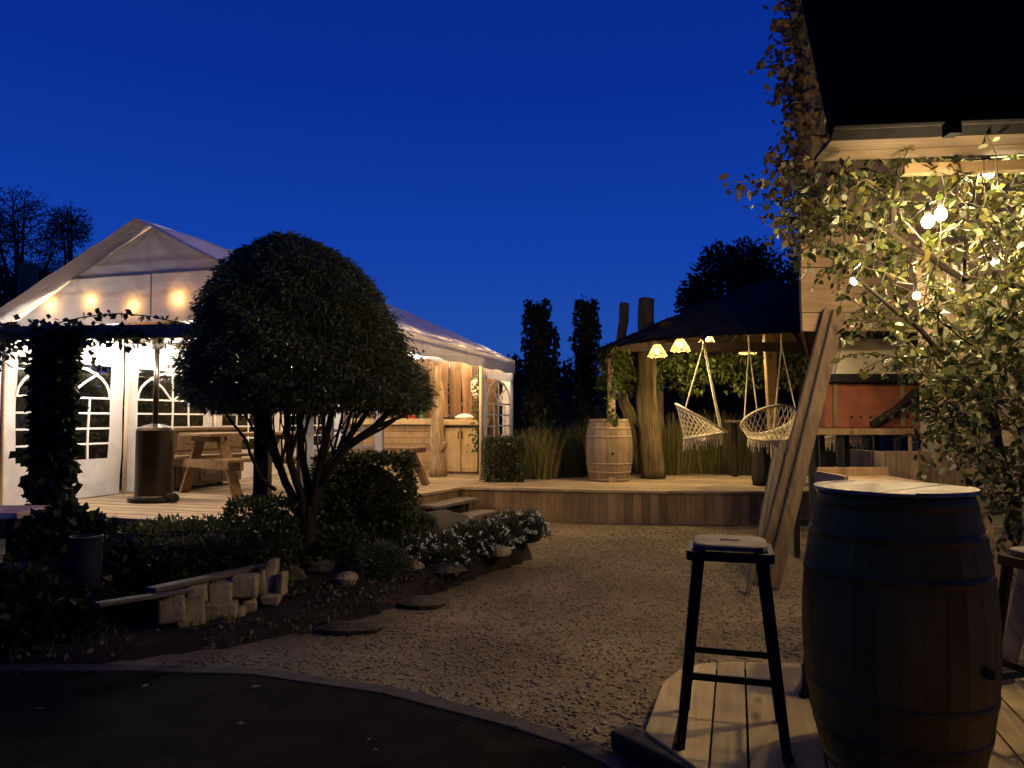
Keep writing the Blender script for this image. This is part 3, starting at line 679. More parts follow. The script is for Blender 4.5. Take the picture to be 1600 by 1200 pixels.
# ---------------------------------------------------------------- pergola with ivy
def ivy_wrap(root, base, z1, r, n, L=.075, mat='ivy', z0=0, spread=.35, lean=(0, 0)):
    z = z0 + (z1 - z0) * rng.uniform(0, 1, n) ; a = rng.uniform(0, 6.283, n)
    rr = r * (1 + .22 * np.sin(z * 5 + a * 2) + .15 * np.sin(z * 11 - a * 3) + spread * rng.normal(size=n) * .4)
    f = (z - z0) / (z1 - z0)
    Pn = np.stack([base.x + lean[0] * f + rr * np.cos(a), base.y + lean[1] * f + rr * np.sin(a), z], 1)
    A = np.stack([np.cos(a) * .8, np.sin(a) * .8, -np.ones(n) * .6], 1)
    return leaf_obj('foliage', Pn, L, L * .8, M[mat], root, A=A, jitter=.6)
pa, pb = P(82, 700, 6.5), P(411, 700, 6.35)
pg = thing('pergola_frame', (pa.x, pa.y, 0), 'dark timber pergola frame with one ivy clad post, in front of the tent', 'pergola')
for p, wd in ((pa, .14), (pb, .125)):
    mb = MB(); mb.box((p.x, p.y, 1.06), (wd, wd, 2.1)); mb.build('post', M['darktimber'], pg, bevel=.01)
mb = MB(); mb.beam(Vector((-5.6, 6.7, 2.12)), Vector((pb.x + .15, pb.y, 2.12)), .07, .12); mb.build('beam', M['post'], pg, bevel=.008)
iv = thing('ivy', (pa.x, pa.y, 0), 'dark ivy wrapped around the pergola post and trailing along its beam', 'ivy')
V1 = leaves(*(lambda n: (np.stack([pa.x + (a := rng.normal(size=n)) * 0 + .13 * np.cos(t := rng.uniform(0, 6.28, n)) * (1 + .3 * rng.normal(size=n)), pa.y + .13 * np.sin(t), rng.uniform(.2, 2.15, n)], 1), .085, .07))(3400), droop=.7)
n = 1300; fx = rng.uniform(0, 1, n) ** 2.8; bx = -5.6 + fx * 2.6
V2 = leaves(np.stack([bx, 6.7 - (bx + 5.6) * .1 + rng.normal(size=n) * .09, 2.12 + rng.normal(size=n) * (.10 * (1 - fx) + .03) - np.abs(rng.normal(size=n)) * .13 * (1 - fx)], 1), .08, .065, droop=.7)
tr = []
for x0, ln in ((-3.62, .34), (-3.8, .16), (-4.75, .5), (-5.2, .8)):
    for s in np.linspace(0, 1, 20): tr.append((x0 + .12 * math.sin(s * 4 + x0) + rng.normal() * .02, 6.55 + rng.normal() * .03, 2.1 - ln * s))
for i in range(44):   # loop of ivy above the beam
    s = i / 43; tr.append((-4.05 + s * 1.15, 6.5, 2.19 + .09 * math.sin(s * math.pi) + rng.normal() * .012))
V3 = leaves(np.array(tr), .065, .055, droop=.5)
link_mesh('foliage', *join(V1, V2, V3), M['ivy'], iv)
mb = MB(); mb.tube([(pa.x + .1 * math.cos(i * 1.1), pa.y + .1 * math.sin(i * 1.1), .1 + i * .13) for i in range(16)], .018, 6); mb.tube([(-4.05 + i * .115, 6.5, 2.19 + .09 * math.sin(i / 10 * math.pi)) for i in range(11)], .006, 5); mb.build('stem', M['bark'], iv)
PL = sagline((-4.6, 6.62, 2.08), (pb.x - .1, pb.y + .05, 2.08), 14, .05)
pbul = [P(172, 546, 8.35), P(215, 551, 8.3), P(258, 553, 8.25)]
PL = [T(-1.7, .6, 2.3)] + [b + Vector((0, 0, .10)) for b in pbul] + [T(.2, 1.5, 2.36)]
light_string('light_string', PL, pbul, 'three bright bulbs hanging across the front of the tent, beside the heater pole', M['e_perg'], .036)

# ---------------------------------------------------------------- the round-headed tree
tb = G(478, 905, .06); tree = thing('round_tree', tb, 'dark evergreen tree with a domed crown on several thin stems', 'tree')
TY = tb.y
prof = [(362, 415, 450), (372, 395, 480), (385, 372, 512), (410, 345, 550), (440, 325, 582), (480, 303, 608), (520, 291, 627), (560, 284, 645), (596, 282, 664), (622, 290, 682), (640, 318, 672)]
pz = np.array([P(0, y, TY).z for y, _, _ in prof])[::-1]; pl = np.array([P(l, 600, TY).x for _, l, _ in prof])[::-1]; pr = np.array([P(r, 600, TY).x for _, _, r in prof])[::-1]
def crown_pts(n, lo, hi):
    z = rng.uniform(pz[0], pz[-1], n); l = np.interp(z, pz, pl); r = np.interp(z, pz, pr)
    keep = rng.uniform(0, 1, n) < (r - l) / (pr - pl).max(); z, l, r = z[keep], l[keep], r[keep]
    a = rng.uniform(0, 6.283, len(z)); k = np.sqrt(rng.uniform(lo ** 2, hi ** 2, len(z)))
    k = k * (1 + .045 * np.sin(a * 4 + z * 7 + 1) + .04 * np.sin(a * 9 + z * 14) + .03 * np.sin(a * 15 - z * 23) + .02 * np.sin(z * 40 + a * 5)) + .028 * rng.normal(size=len(z))
    hw = (r - l) / 2
    return np.stack([(l + r) / 2 + hw * k * np.cos(a), TY + .12 + hw * .95 * k * np.sin(a), z + .03 * np.sin(a * 6) * (z < pz[2])], 1), np.stack([np.cos(a), np.sin(a), .2 + 0 * a], 1)
p1, a1 = crown_pts(95000, .74, .96); p2, a2 = crown_pts(18000, .3, .8)
link_mesh('crown', *join(leaves(p1, .052, .0125, A=a1 * .9, droop=.75, jitter=.6), leaves(p2, .08, .022, A=a2 * .4, droop=.6, jitter=.9)), M['crown'], tree)
mb = MB()
def stem(pts, r0, r1, Ys=None):
    q = [P(x, y, TY + (d if Ys is None else Ys)) for x, y, d in pts]; m = len(q)
    # smooth the path a little
    out = []
    for i in range(m - 1):
        for s in range(3): out.append(q[i].lerp(q[i + 1], s / 3) + Vector((random.uniform(-.006, .006),) * 3))
    out.append(q[-1]); mb.tube(out, [r0 + (r1 - r0) * i / (len(out) - 1) for i in range(len(out))], 8)
stem([(480, 912, 0), (479, 870, 0), (484, 830, 0), (486, 790, 0)], .062, .05)
for s in ([(480, 850, .0), (462, 790, .03), (438, 735, .05), (424, 680, .06), (408, 610, .1), (400, 560, .15)], [(482, 850, 0), (470, 770, -.03), (452, 720, -.05), (448, 650, -.08), (440, 560, -.1)],
          [(486, 830, 0), (480, 760, .05), (470, 700, .1), (466, 620, .12), (462, 540, .2)], [(486, 810, 0), (496, 740, -.05), (508, 690, -.06), (520, 630, -.1), (530, 560, -.1)],
          [(486, 800, 0), (508, 735, .06), (540, 690, .08), (570, 650, .12), (600, 590, .2)], [(500, 755, -.02), (540, 700, -.1), (585, 668, -.15), (620, 630, -.2), (640, 600, -.2)]):
    stem(s, .04, .016)
for s in ([(440, 740, .05), (420, 700, .0), (395, 670, -.1), (375, 630, -.1)], [(424, 690, .05), (398, 640, .1), (370, 600, .2)], [(452, 720, -.05), (474, 650, -.1), (478, 590, -.1)], [(508, 690, -.05), (503, 640, 0), (494, 600, 0)],
          [(530, 700, .08), (548, 650, .1), (556, 600, .1)], [(585, 668, -.15), (625, 652, -.2), (655, 632, -.2)], [(545, 697, -.1), (600, 668, -.1), (634, 645, -.12)], [(500, 750, .05), (520, 715, .2), (535, 650, .3), (528, 600, .3)],
          [(430, 765, .02), (408, 745, -.1), (385, 690, -.2), (350, 640, -.3), (335, 600, -.3)], [(470, 700, .1), (486, 640, .2), (500, 580, .2)]):
    stem(s, .017, .007)
q_ = random.Random(5)
for k in range(22):
    x0_, y0_ = q_.choice([(440, 735), (462, 720), (478, 740), (500, 735), (520, 715), (455, 690), (545, 690), (425, 700)]); x1_ = 470 + (x0_ - 470) * 2.0 + q_.uniform(-50, 60); d_ = q_.uniform(-.3, .3)
    stem([(x0_, y0_, d_ * .2), (x0_ + (x1_ - x0_) * .35 + q_.uniform(-8, 8), y0_ - 45, d_ * .6), (x0_ + (x1_ - x0_) * .75, y0_ - 90, d_), (x1_, y0_ - 140, d_)], .009, .004)
mb.build('trunk', M['bark'], tree, smooth=True)

# ---------------------------------------------------------------- shrubs and flowers in the bed
def shrub(name, c, r, label, mat, n, L, W, cat='shrub', box=False, group=None, droop=0., flowers=0, core=True, up=-.1):
    c = Vector(c); t = thing(name, (c.x, c.y, c.z), label, cat, group)
    if box:
        q = rng.uniform(-1, 1, (n, 3)); ax = rng.integers(0, 3, n); q[np.arange(n), ax] = np.where(rng.uniform(size=n) < .5, -1, 1) * rng.uniform(.84, 1.02, n)
        q = q[(q[:, 2] > -1)]; rad = np.linalg.norm(q[:, :2], axis=1, keepdims=True); q[:, :2] *= np.minimum(1, 1.22 / np.maximum(rad, .01))
        q[:, :2] *= (1 - .10 * np.clip(q[:, 2:3], 0, 1) ** 3)
        Pn = np.array(c) + np.array([0, 0, r[2] / 2]) + q * np.array([r[0], r[1], r[2] / 2]) + rng.normal(size=q.shape) * .018; A = q
    else:
        Pn, A = ball_pts(n, (c.x, c.y, c.z), r, .62, up)
    leaf_obj('foliage', Pn, L, W, M[mat], t, A=A * 1.2, droop=droop, jitter=.7)
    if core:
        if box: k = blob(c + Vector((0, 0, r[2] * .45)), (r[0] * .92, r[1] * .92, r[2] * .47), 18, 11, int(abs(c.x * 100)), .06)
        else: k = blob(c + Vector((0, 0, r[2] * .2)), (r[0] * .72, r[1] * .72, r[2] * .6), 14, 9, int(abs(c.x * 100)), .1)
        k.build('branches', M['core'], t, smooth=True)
    if flowers:
        D = rng.normal(size=(flowers, 3)); D[:, 2] = np.abs(D[:, 2]) * .9 + .15; D[:, 1] -= .5; D /= np.linalg.norm(D, axis=1, keepdims=True)
        ctr = np.array(c) + D * np.array(r) * rng.uniform(.95, 1.2, (flowers, 1)); pt = np.repeat(ctr, 7, 0) + rng.normal(size=(flowers * 7, 3)) * .009
        leaf_obj('blossoms', pt, .022, .018, M['petal'], t, jitter=1)
    return t
def S(px, py, Y, dz=0):
    p = P(px, py, Y); p.z = soil_z(p.x, p.y) + dz; return p
shrub('clipped_hedge', S(570, 830, 6.75), (.42, .36, .86), 'tall boxy clipped bush beside the domed tree, in front of the tent', 'hedge', 9000, .05, .026, 'hedge', True, droop=.5)
shrub('clipped_hedge', S(330, 850, 5.75), (.62, .34, .46), 'low dark hedge between the heater and the stone blocks', 'hedge', 8000, .045, .024, 'hedge', True)
shrub('clipped_hedge', S(420, 850, 6.1), (.28, .3, .54), 'short dark bush behind the tree stems', 'hedge', 4000, .045, .024, 'hedge', True)
shrub('ivy_mound', S(105, 860, 5.6), (.40, .36, .60), 'dark ivy mound at the foot of the ivy clad post', 'ivy', 6500, .075, .06, 'ivy', droop=.5)
shrub('ivy_mound', S(190, 860, 5.2), (.45, .35, .48), 'dark ivy mound beside the blue pot', 'ivy', 5000, .07, .055, 'ivy', droop=.5)
shrub('ivy_mound', S(10, 960, 4.5), (.6, .4, .36), 'dark ivy mound nearest the asphalt', 'ivy', 5500, .075, .06, 'ivy', droop=.5)
shrub('round_shrub', S(528, 855, 6.15), (.27, .25, .3), 'small rounded green shrub right of the tree trunk', 'hedge', 3000, .045, .022)
shrub('round_shrub', S(592, 885, 5.85), (.24, .22, .22), 'low mound of fine grey green leaves by the rocks', 'lav', 3400, .06, .009)
shrub('lavender_shrub', S(640, 830, 7.0), (.28, .26, .30), 'bushy grey green lavender shrub below the steps', 'lav', 3800, .085, .012, droop=-.9)
shrub('lavender_shrub', S(600, 845, 6.6), (.3, .28, .33), 'darker lavender shrub in front of the boxy bush', 'hedge', 3400, .08, .014, droop=-.8)
FL = [(648, 872, 6.2, .2, 'leftmost white flowering plant, by the low grey mound'), (690, 872, 6.4, .21, 'white flowering plant in the middle of the bed, thick with blooms'), (668, 845, 6.7, .18, 'white flowering plant behind, below the lavender'),
      (730, 882, 6.6, .22, 'white flowering plant at the bed edge, full of blooms'), (765, 888, 6.7, .2, 'white flowering plant nearest the gravel'), (745, 850, 6.9, .17, 'white flowering plant in the back row of the bed'),
      (790, 868, 6.95, .19, 'white flowering plant second from the bed tip'), (825, 868, 7.1, .18, 'white flowering plant at the tip of the bed'), (790, 840, 7.2, .16, 'white flowering plant behind the bed tip, facing the deck'), (705, 905, 6.1, .15, 'small sparse white flowering plant by the flat rock')]
for i, (x, y, Y, r, lab) in enumerate(FL):
    shrub('flowering_plant', S(x, y, Y, -.02), (r, r * .9, r * 1.15), lab, 'lav' if i % 3 else 'hedge', 1500, .055, .013, 'flowers', group='white flowering plants in the bed', flowers=34 if i not in (2, 9) else 12, droop=-.7)

# ---------------------------------------------------------------- rocks, stone blocks, sleepers, pot
def rock(px, py, Y, r, lab, mat='rock', seed=1):
    p = P(px, py, Y); p.z = soil_z(p.x, p.y) + r[2] * .45
    tag(link_mesh('garden_rock', (b := blob(p, r, 12, 8, seed, .16)).v, b.f, M[mat], loc=p), lab, 'rock', 'rocks edging the bed')
rock(540, 912, 5.55, (.085, .07, .07), 'rounded pale rock right of the tree trunk', 'stone', 2)
rock(648, 897, 6.05, (.09, .06, .045), 'small flat pale rock below the grey mound', 'stone', 3)
rock(700, 915, 6.0, (.16, .09, .05), 'long low dark rock below the flowers', 'rock', 4)
rock(785, 895, 6.55, (.09, .07, .05), 'small rock at the bed edge beside the white flowers', 'stone', 5)
rock(840, 872, 7.1, (.08, .07, .05), 'small rock at the tip of the bed', 'rock', 6)
rock(505, 888, 5.95, (.2, .1, .06), 'wide dark rock behind the tree trunk', 'rock', 7)
rock(660, 940, 5.4, (.2, .1, .05), 'broad low rock on the gravel edge', 'rock', 8)
rock(548, 978, 4.75, (.19, .09, .05), 'large flat slab of rock nearest the gravel path', 'rock', 9)
rock(450, 890, 5.7, (.14, .07, .08), 'dark rock left of the tree trunk', 'rock', 10)
for i, (px, py, Y, wd, hg, dp, rz, tl, lab) in enumerate((
        (345, 925, 5.0, .15, .13, .16, .3, .03, 'square pale stone block at the left end of the upper course'), (383, 915, 5.08, .16, .14, .16, .25, -.03, 'pale stone block in the middle of the upper course'),
        (400, 912, 5.16, .045, .15, .12, .2, .05, 'narrow upright stone beside the tall upright one'), (412, 908, 5.2, .05, .17, .12, .15, -.04, 'second narrow upright stone, darker at the foot'),
        (426, 898, 5.25, .06, .21, .12, .1, .02, 'tallest upright stone of the low wall'), (441, 912, 5.2, .055, .17, .12, -.1, .06, 'upright stone at the right end of the low wall'),
        (345, 962, 4.95, .2, .19, .16, .3, .04, 'large rough stone block in the bottom course'), (300, 955, 4.8, .16, .17, .14, .35, -.05, 'dim stone block at the left of the bottom course'), (392, 945, 5.1, .1, .1, .14, .2, .08, 'small stone wedged under the upper course'), (308, 925, 4.92, .13, .12, .16, .35, .02, 'stone block left of the upper course, under the grey board'), (268, 948, 4.7, .15, .18, .16, .4, -.03, 'dark stone block at the far left of the low wall'),
        (372, 965, 4.98, .11, .15, .14, .2, -.05, 'stone block at the right of the bottom course'), (425, 935, 5.15, .12, .07, .14, .1, .03, 'flat stone under the tall upright stones'), (362, 900, 5.3, .26, .05, .14, .25, 0, 'flat coping stone behind the upper course'))):
    p = P(px, py, Y); mb = MB(); Rm = Matrix.Rotation(rz, 3, 'Z') @ Matrix.Rotation(tl, 3, 'Y'); q = random.Random(i)
    V = []; n = 4
    for f_ax in range(1): pass
    mb.box(p, (wd, dp, hg), Rm); V = [Vector(v) + Vector((q.uniform(-.012, .012), q.uniform(-.012, .012), q.uniform(-.01, .01))) for v in mb.v]
    o = link_mesh('stone_block', V, mb.f, M['stone'], loc=p, bevel=.016); tag(o, lab, 'stone block', 'blocks of the low stone wall')
a, b = P(235, 922, 4.6), P(425, 882, 5.5); mb = MB(); mb.beam(a, b, .10, .03); tag(link_mesh('timber_sleeper', mb.v, mb.f, M['greywood'], loc=a, bevel=.008), 'weathered grey board lying behind the stone blocks', 'timber')
a, b = P(150, 945, 4.3), P(300, 922, 4.75); mb = MB(); mb.beam(a, b, .08, .025); tag(link_mesh('timber_sleeper', mb.v, mb.f, M['greywood'], loc=a, bevel=.008), 'shorter grey board sloping into the dark ivy', 'timber')
a, b = G(968, 1150, .05), G(1140, 1235, .05); mb = MB(); mb.beam(a, b, .11, .08); tag(link_mesh('timber_sleeper', mb.v, mb.f, M['darktimber'], loc=a, bevel=.012), 'dark timber edging in front of the stool platform', 'timber')
p = P(134, 880, 4.7); mb = MB(); mb.lathe([(.07, -.17), (.085, -.15), (.095, 0), (.085, .13), (.09, .15), (.1, .17), (.09, .175), (.08, .13), (.06, .12)], p, 24); tag(link_mesh('glazed_pot', mb.v, mb.f, M['pot'], loc=p, smooth=True), 'dark blue glazed pot standing among the ivy', 'pot')
p = P(5, 800, 5.9); tb_ = thing('low_table', (p.x, p.y, DZ), 'pinkish topped low table at the left edge of the deck', 'table'); mb = MB(); mb.box(p, (.55, .5, .05)); mb.build('tabletop', M['pink'], tb_, bevel=.008)
mb = MB(); 
for sx in (-1, 1):
    for sy in (-1, 1): mb = MB(); mb.box((p.x + sx * .2, p.y + sy * .18, p.z / 2), (.06, .06, p.z - .06)); mb.build('leg', M['darktimber'], tb_)

# ---------------------------------------------------------------- casks
def cask(name, base, h, r0, r1, label, matS, matT, nst=26, hoopm='hoop', lid=0):
    base = Vector(base); t = thing(name, base, label, 'barrel'); mb = MB()
    def rad(s): return r0 + (r1 - r0) * (1 - (2 * s - 1) ** 2) ** .9
    n = 18
    for k in range(nst):
        a0, a1 = 2 * math.pi * (k + .008) / nst, 2 * math.pi * (k + .992) / nst; V = []
        for i in range(n + 1):
            s = i / n; r_ = rad(s); z = s * h
            for j in range(3): a = a0 + (a1 - a0) * j / 2; V.append(base + Vector((r_ * math.cos(a), r_ * math.sin(a), z)))
        Fc = [(i * 3 + j, i * 3 + j + 1, i * 3 + j + 4, i * 3 + j + 3) for i in range(n) for j in range(2)]
        mb.add(V, Fc)
    mb.build('staves', M[matS], t, smooth=True)
    mb = MB(); mb.lathe([(rad(i / 10) - .006, i / 10 * h) for i in range(11)], base, 36); mb.build('liner', M['darktimber'], t, smooth=True)
    for s0, s1 in ((.0, .05), (.13, .165), (.27, .30), (.70, .73), (.835, .87), (.95, 1.0)):
        mb = MB(); mb.lathe([(rad(s0) + .001, s0 * h), (rad(s0) + .003, s0 * h), (rad((s0 + s1) / 2) + .003, (s0 + s1) / 2 * h), (rad(s1) + .003, s1 * h), (rad(s1) + .001, s1 * h)], base, 48, False); mb.build('hoop', M[hoopm], t, smooth=True)
    mb = MB()
    if lid:
        c = base + Vector((0, 0, h)); poly = [(c.x + (r0 + lid) * math.cos(2 * math.pi * i / 48), c.y + (r0 + lid) * math.sin(2 * math.pi * i / 48)) for i in range(48)]
        boards(poly, (.8, .6), .1, .003, h + base.z + .002, h + base.z + .016).build('top', M[matT], t, bevel=.003)
    else:
        mb.lathe([(r0 - .03, 0), (r0 - .025, .01)], base + Vector((0, 0, h - .03)), 40); mb.build('head', M[matT], t)
    return t
PZ = .10
nbar = Vector((1.415, 2.76, PZ)); t = cask('wine_barrel', nbar, .985, .253, .325, 'big dark wine barrel with a pale top, used as a table beside the stool', 'darkcask', 'casktop', 28, 'darkhoop', .022)
bgn = nbar + Vector((.14, -.305, .42)); mb = MB(); mb.lathe([(.018, -.01), (.018, .01)], (0, 0, 0), 14); mb.v = [tuple(bgn + Matrix.Rotation(math.pi / 2, 3, 'X') @ Vector(v)) for v in mb.v]; mb.build('bung', M['cable'], t)
fb_ = G(952, 751, DZ); t = cask('wine_barrel', fb_, .93, .285, .352, 'pale wooden wine barrel standing on the curved deck', 'cask', 'cask', 24, 'palehoop', 0)
bgn = fb_ + Vector((.01, -.352, .42)); mb = MB(); mb.lathe([(.02, -.01), (.02, .01)], (0, 0, 0), 14); mb.v = [tuple(bgn + Matrix.Rotation(math.pi / 2, 3, 'X') @ Vector(v)) for v in mb.v]; mb.build('bung', M['cable'], t)

# ---------------------------------------------------------------- near platform and stools
pf = thing('plank_platform', (.8, 3, 0), 'low platform of pale planks under the stool and the dark barrel', 'platform')
q = [G(x, y, PZ) for x, y in ((1008, 1142), (1036, 1066), (1062, 1046), (1096, 1037), (1140, 1033))]
ppoly = [(p.x, p.y) for p in q] + [(2.4, 3.75), (3.6, 3.5), (3.6, 1.4), (1.2, 1.4)]
boards(ppoly, (.29, .957), .137, .008, PZ - .03, PZ).build('planks', M['plank'], pf, bevel=.003)
mb = MB()
for i in range(len(ppoly)):
    a, b = Vector((*ppoly[i], .033)), Vector((*ppoly[(i + 1) % len(ppoly)], .033)); mb.beam(a.lerp(Vector((2, 2.6, .033)), .015), b.lerp(Vector((2, 2.6, .033)), .015), .025, .066)
mb.build('skirt', M['darktimber'], pf)
def stool(base, rz, label):
    base = Vector(base); t = thing('bar_stool', base, label, 'stool', 'black metal bar stools', rz); h = .765; up = Vector((0, 0, 1)); Rz = Matrix.Rotation(rz, 3, 'Z')
    def q(x, y, z): return base + Rz @ Vector((x, y, z))
    mb = MB(); s = .158; V = []; n = 24
    def rr(k, r): 
        a = 2 * math.pi * k / n; c, s_ = math.cos(a), math.sin(a); m = (abs(c) ** 5 + abs(s_) ** 5) ** (1 / 5); return r * c / m, r * s_ / m
    rows = [(.02, h - .004), (.021, h - .001), (.125, h), (.137, h - .001), (.141, h - .005), (.141, h - .022)]
    for r_, z in rows: V += [q(*rr(k, r_), z) for k in range(n)]
    mb.add(V, [(i * n + k, i * n + (k + 1) % n, (i + 1) * n + (k + 1) % n, (i + 1) * n + k) for i in range(len(rows) - 1) for k in range(n)]); st = mb.build('seat', M['seatmetal'], t)
    mb = MB(); mb.box(q(0, 0, h + .0015), (.075, .022, .002), Rz); mb.build('slot', M['cable'], st)
    mb = MB()
    for a, b in (((-1, -1), (1, -1)), ((1, -1), (1, 1)), ((1, 1), (-1, 1)), ((-1, 1), (-1, -1))): mb.beam(q(a[0] * .152, a[1] * .134, h - .045), q(b[0] * .152, b[1] * .134, h - .045), .022, .035)
    mb.build('apron', M['blackmetal'], t)
    for sx in (-1, 1):
        for sy in (-1, 1):
            a, b = q(sx * .128, sy * .128, h - .03), q(sx * .198, sy * .198, .0); mb = MB()
            d0 = Rz @ Vector((sx, 0, 0)); d1 = Rz @ Vector((0, sy, 0))
            for dd, oth in ((d0, d1), (d1, d0)):   # angle-iron leg: two flanges
                V = [a, a - dd * .034, b - dd * .024, b]; V2 = [p - oth * .004 for p in V]
                mb.add(V + V2, [(0, 1, 2, 3), (7, 6, 5, 4), (0, 4, 5, 1), (1, 5, 6, 2), (2, 6, 7, 3), (3, 7, 4, 0)])
            mb.tube([a + (b - a) * .02, b], [.012, .011], 6); lg = mb.build('leg', M['blackmetal'], t)
            mb = MB(); mb.lathe([(.016, 0), (.018, .004), (.016, .025)], b, 10); mb.build('foot_cap', M['cable'], lg)
    for z, sides in ((.27, ((-1, -1, 1, -1), (-1, 1, 1, 1))), (.34, ((-1, -1, -1, 1), (1, -1, 1, 1)))):
        k = .196 - (.07) * z / (h - .03)
        for x0, y0, x1, y1 in sides:
            mb = MB(); mb.beam(q(x0 * k, y0 * k, z), q(x1 * k, y1 * k, z), .012, .026); mb.build('stretcher', M['blackmetal'], t)
    return t
sb_ = (G(1060, 1158, PZ) + G(1216, 1182, PZ)) / 2
st1 = stool((.875, 3.0, PZ), -.28, 'black metal bar stool with a worn square seat, standing clear in front')
st2 = copy_tree(st1); st2.location = (1.57, 3.5, PZ); st2.rotation_euler.z = -.4; st2['label'] = 'black bar stool mostly hidden behind the dark barrel'
st3 = copy_tree(st1); st3.location = (2.03, 2.74, PZ); st3.rotation_euler.z = .25; st3['label'] = 'black bar stool cut off by the picture edge, beside the dark barrel'

# ---------------------------------------------------------------- gazebo with swings
gz = Vector((3.75, 10.9, 0)); gaz = thing('thatched_gazebo', gz, 'gazebo with a dark thatched conical roof over the deck', 'gazebo')
NR = 10; RR = 2.5; EZ = 2.38; AZ = 3.42
def ringp(r, z, k, n): a = 2 * math.pi * (k + .5) / n; return gz + Vector((r * math.cos(a), r * math.sin(a), z))
mb = MB(); V = []; lev = 14; ns = 60
for i in range(lev + 1):
    f = i / lev
    for k in range(ns):
        a = 2 * math.pi * k / ns; pr_ = math.cos(math.pi / NR) / math.cos((a % (2 * math.pi / NR)) - math.pi / NR); r_ = RR * (1 - f) * pr_ + .02
        V.append(gz + Vector((r_ * math.cos(a), r_ * math.sin(a), EZ + (AZ - EZ) * f + (random.uniform(-.025, .025) if 0 < i < lev else random.uniform(-.04, .0)))))
mb.add(V, [(i * ns + k, i * ns + (k + 1) % ns, (i + 1) * ns + (k + 1) % ns, (i + 1) * ns + k) for i in range(lev) for k in range(ns)])
mb.build('roof', M['thatch'], gaz)
n = 9000; a = rng.uniform(0, 6.283, n); f = 1 - np.sqrt(rng.uniform(0, 1, n)); pr_ = math.cos(math.pi / NR) / np.cos((a % (2 * math.pi / NR)) - math.pi / NR)
Pn = np.stack([gz.x + (RR * (1 - f) * pr_ + .01) * np.cos(a), gz.y + (RR * (1 - f) * pr_ + .01) * np.sin(a), EZ + (AZ - EZ) * f + .01], 1); A = np.stack([np.cos(a) * 1.6, np.sin(a) * 1.6, -np.ones(n)], 1)
leaf_obj('thatch_reeds', Pn, .16, .012, M['dryivy'], gaz, A=A, jitter=.25).data.materials[0] = M['thatch']
mb = MB(); mb.lathe([(RR * .97, EZ - .03), (1.2, EZ + .52), (.05, AZ - .1)], gz, 40, False); mb.build('roof_lining', M['soffit'], gaz)
gposts = [(1.47, 10.95), (2.55, 12.75), (5.0, 12.7), (5.9, 10.9)]
for x, y in gposts: mb = MB(); mb.box((x, y, DZ + .98), (.105, .105, 1.98)); mb.build('post', M['post'], gaz, bevel=.008)
cp = P(1206, 700, 11.0); mb = MB(); mb.beam((cp.x + .06, cp.y, DZ), (cp.x - .02, cp.y, 2.62), .15, .12, (0, 1, 0)); mb.build('post', M['post'], gaz, bevel=.008)
mb = MB(); mb.beam((2.0, 9.98, 2.62), (5.5, 9.98, 2.62), .09, .1); mb.beam((1.45, 10.95, 2.42), (6.0, 10.95, 2.42), .08, .14); mb.build('beam', M['darktimber'], gaz, bevel=.006)
rf = MB()
for k in range(NR): rf.tube([ringp(RR * .98, EZ - .04, k, NR), ringp(.1, AZ - .14, k, NR)], .035, 6)
rf.build('rafter', M['soffit'], gaz)
gr = thing('leaf_garland', (3, 12.2, 2.1), 'thick garland of green leaves hanging under the back of the gazebo', 'garland')
n = 7000; u = rng.uniform(0, 1, n); a = math.pi * (1.03 - .85 * u); hang = .16 + .13 * np.abs(np.sin(u * 23)) + .08 * np.sin(u * 41)
Pn = np.stack([gz.x + 2.25 * np.cos(a) + rng.normal(size=n) * .1, gz.y + .2 + 1.3 * np.sin(a) + rng.normal(size=n) * .12, 2.38 - hang * 1.4 * rng.uniform(-.2, 1.25, n)], 1)
leaf_obj('foliage', Pn, .09, .045, M['garland'], gr, droop=1.1, oval=True)
mb = MB(); mb.tube([(gz.x + 2.25 * math.cos(math.pi * (1.03 - .85 * i / 24)), gz.y + .2 + 1.3 * math.sin(math.pi * (1.03 - .85 * i / 24)), 2.2 + .03 * math.sin(i)) for i in range(25)], .015, 6); mb.build('stem', M['bark'], gr)
iv2 = thing('ivy', (1.47, 10.95, DZ), 'thin ivy climbing the gazebo post behind the pale barrel', 'ivy')
zz = rng.uniform(1.3, 2.4, 260); leaf_obj('foliage', np.stack([1.5 + .07 * np.sin(zz * 7) + rng.normal(size=260) * .03, 10.88 + rng.normal(size=260) * .03, zz], 1), .06, .045, M['garland'], iv2, droop=.6)
def pendant(c, label, r=.13, first=None):
    c = Vector(c); t = thing('pendant_lamp', c, label, 'lamp', 'woven lamps under the gazebo')
    mb = MB(); n = 30
    for k in range(n):
        a0, a1 = 2 * math.pi * k / n, 2 * math.pi * (k + .8) / n; dp = random.uniform(.0, .03)
        pr = [(.035, .095), (.06, .07), (r * .78, .0), (r * 1.05, -.06 - dp)]
        mb.add([c + Vector((q * math.cos(a), q * math.sin(a), z)) for q, z in pr for a in (a0, a1)], [(i * 2, i * 2 + 1, i * 2 + 3, i * 2 + 2) for i in range(3)])
    mb.build('lamp_shade', M['shade'], t)
    mb = MB(); sphere(mb, c + Vector((0, 0, .0)), .028, 12, 9, 1.2); mb.build('bulb', M['e_gaz'], t, smooth=True)
    mb = MB(); mb.tube([c + Vector((0, 0, .08)), c + Vector((0, 0, .3))], .006, 5); mb.build('cord', M['cable'], t)
    return t
l1 = pendant(P(1027, 549, 10.2), 'woven lamp at the left end of the gazebo row')
for (px, py, Y, lab) in ((1063, 540, 10.0, 'woven lamp second from the left under the gazebo'), (1105, 530, 11.6, 'small woven lamp behind the left swing rope'), (1168, 545, 11.4, 'woven lamp between the two swings')):
    c = copy_tree(l1); c.location = P(px, py, Y); c['label'] = lab
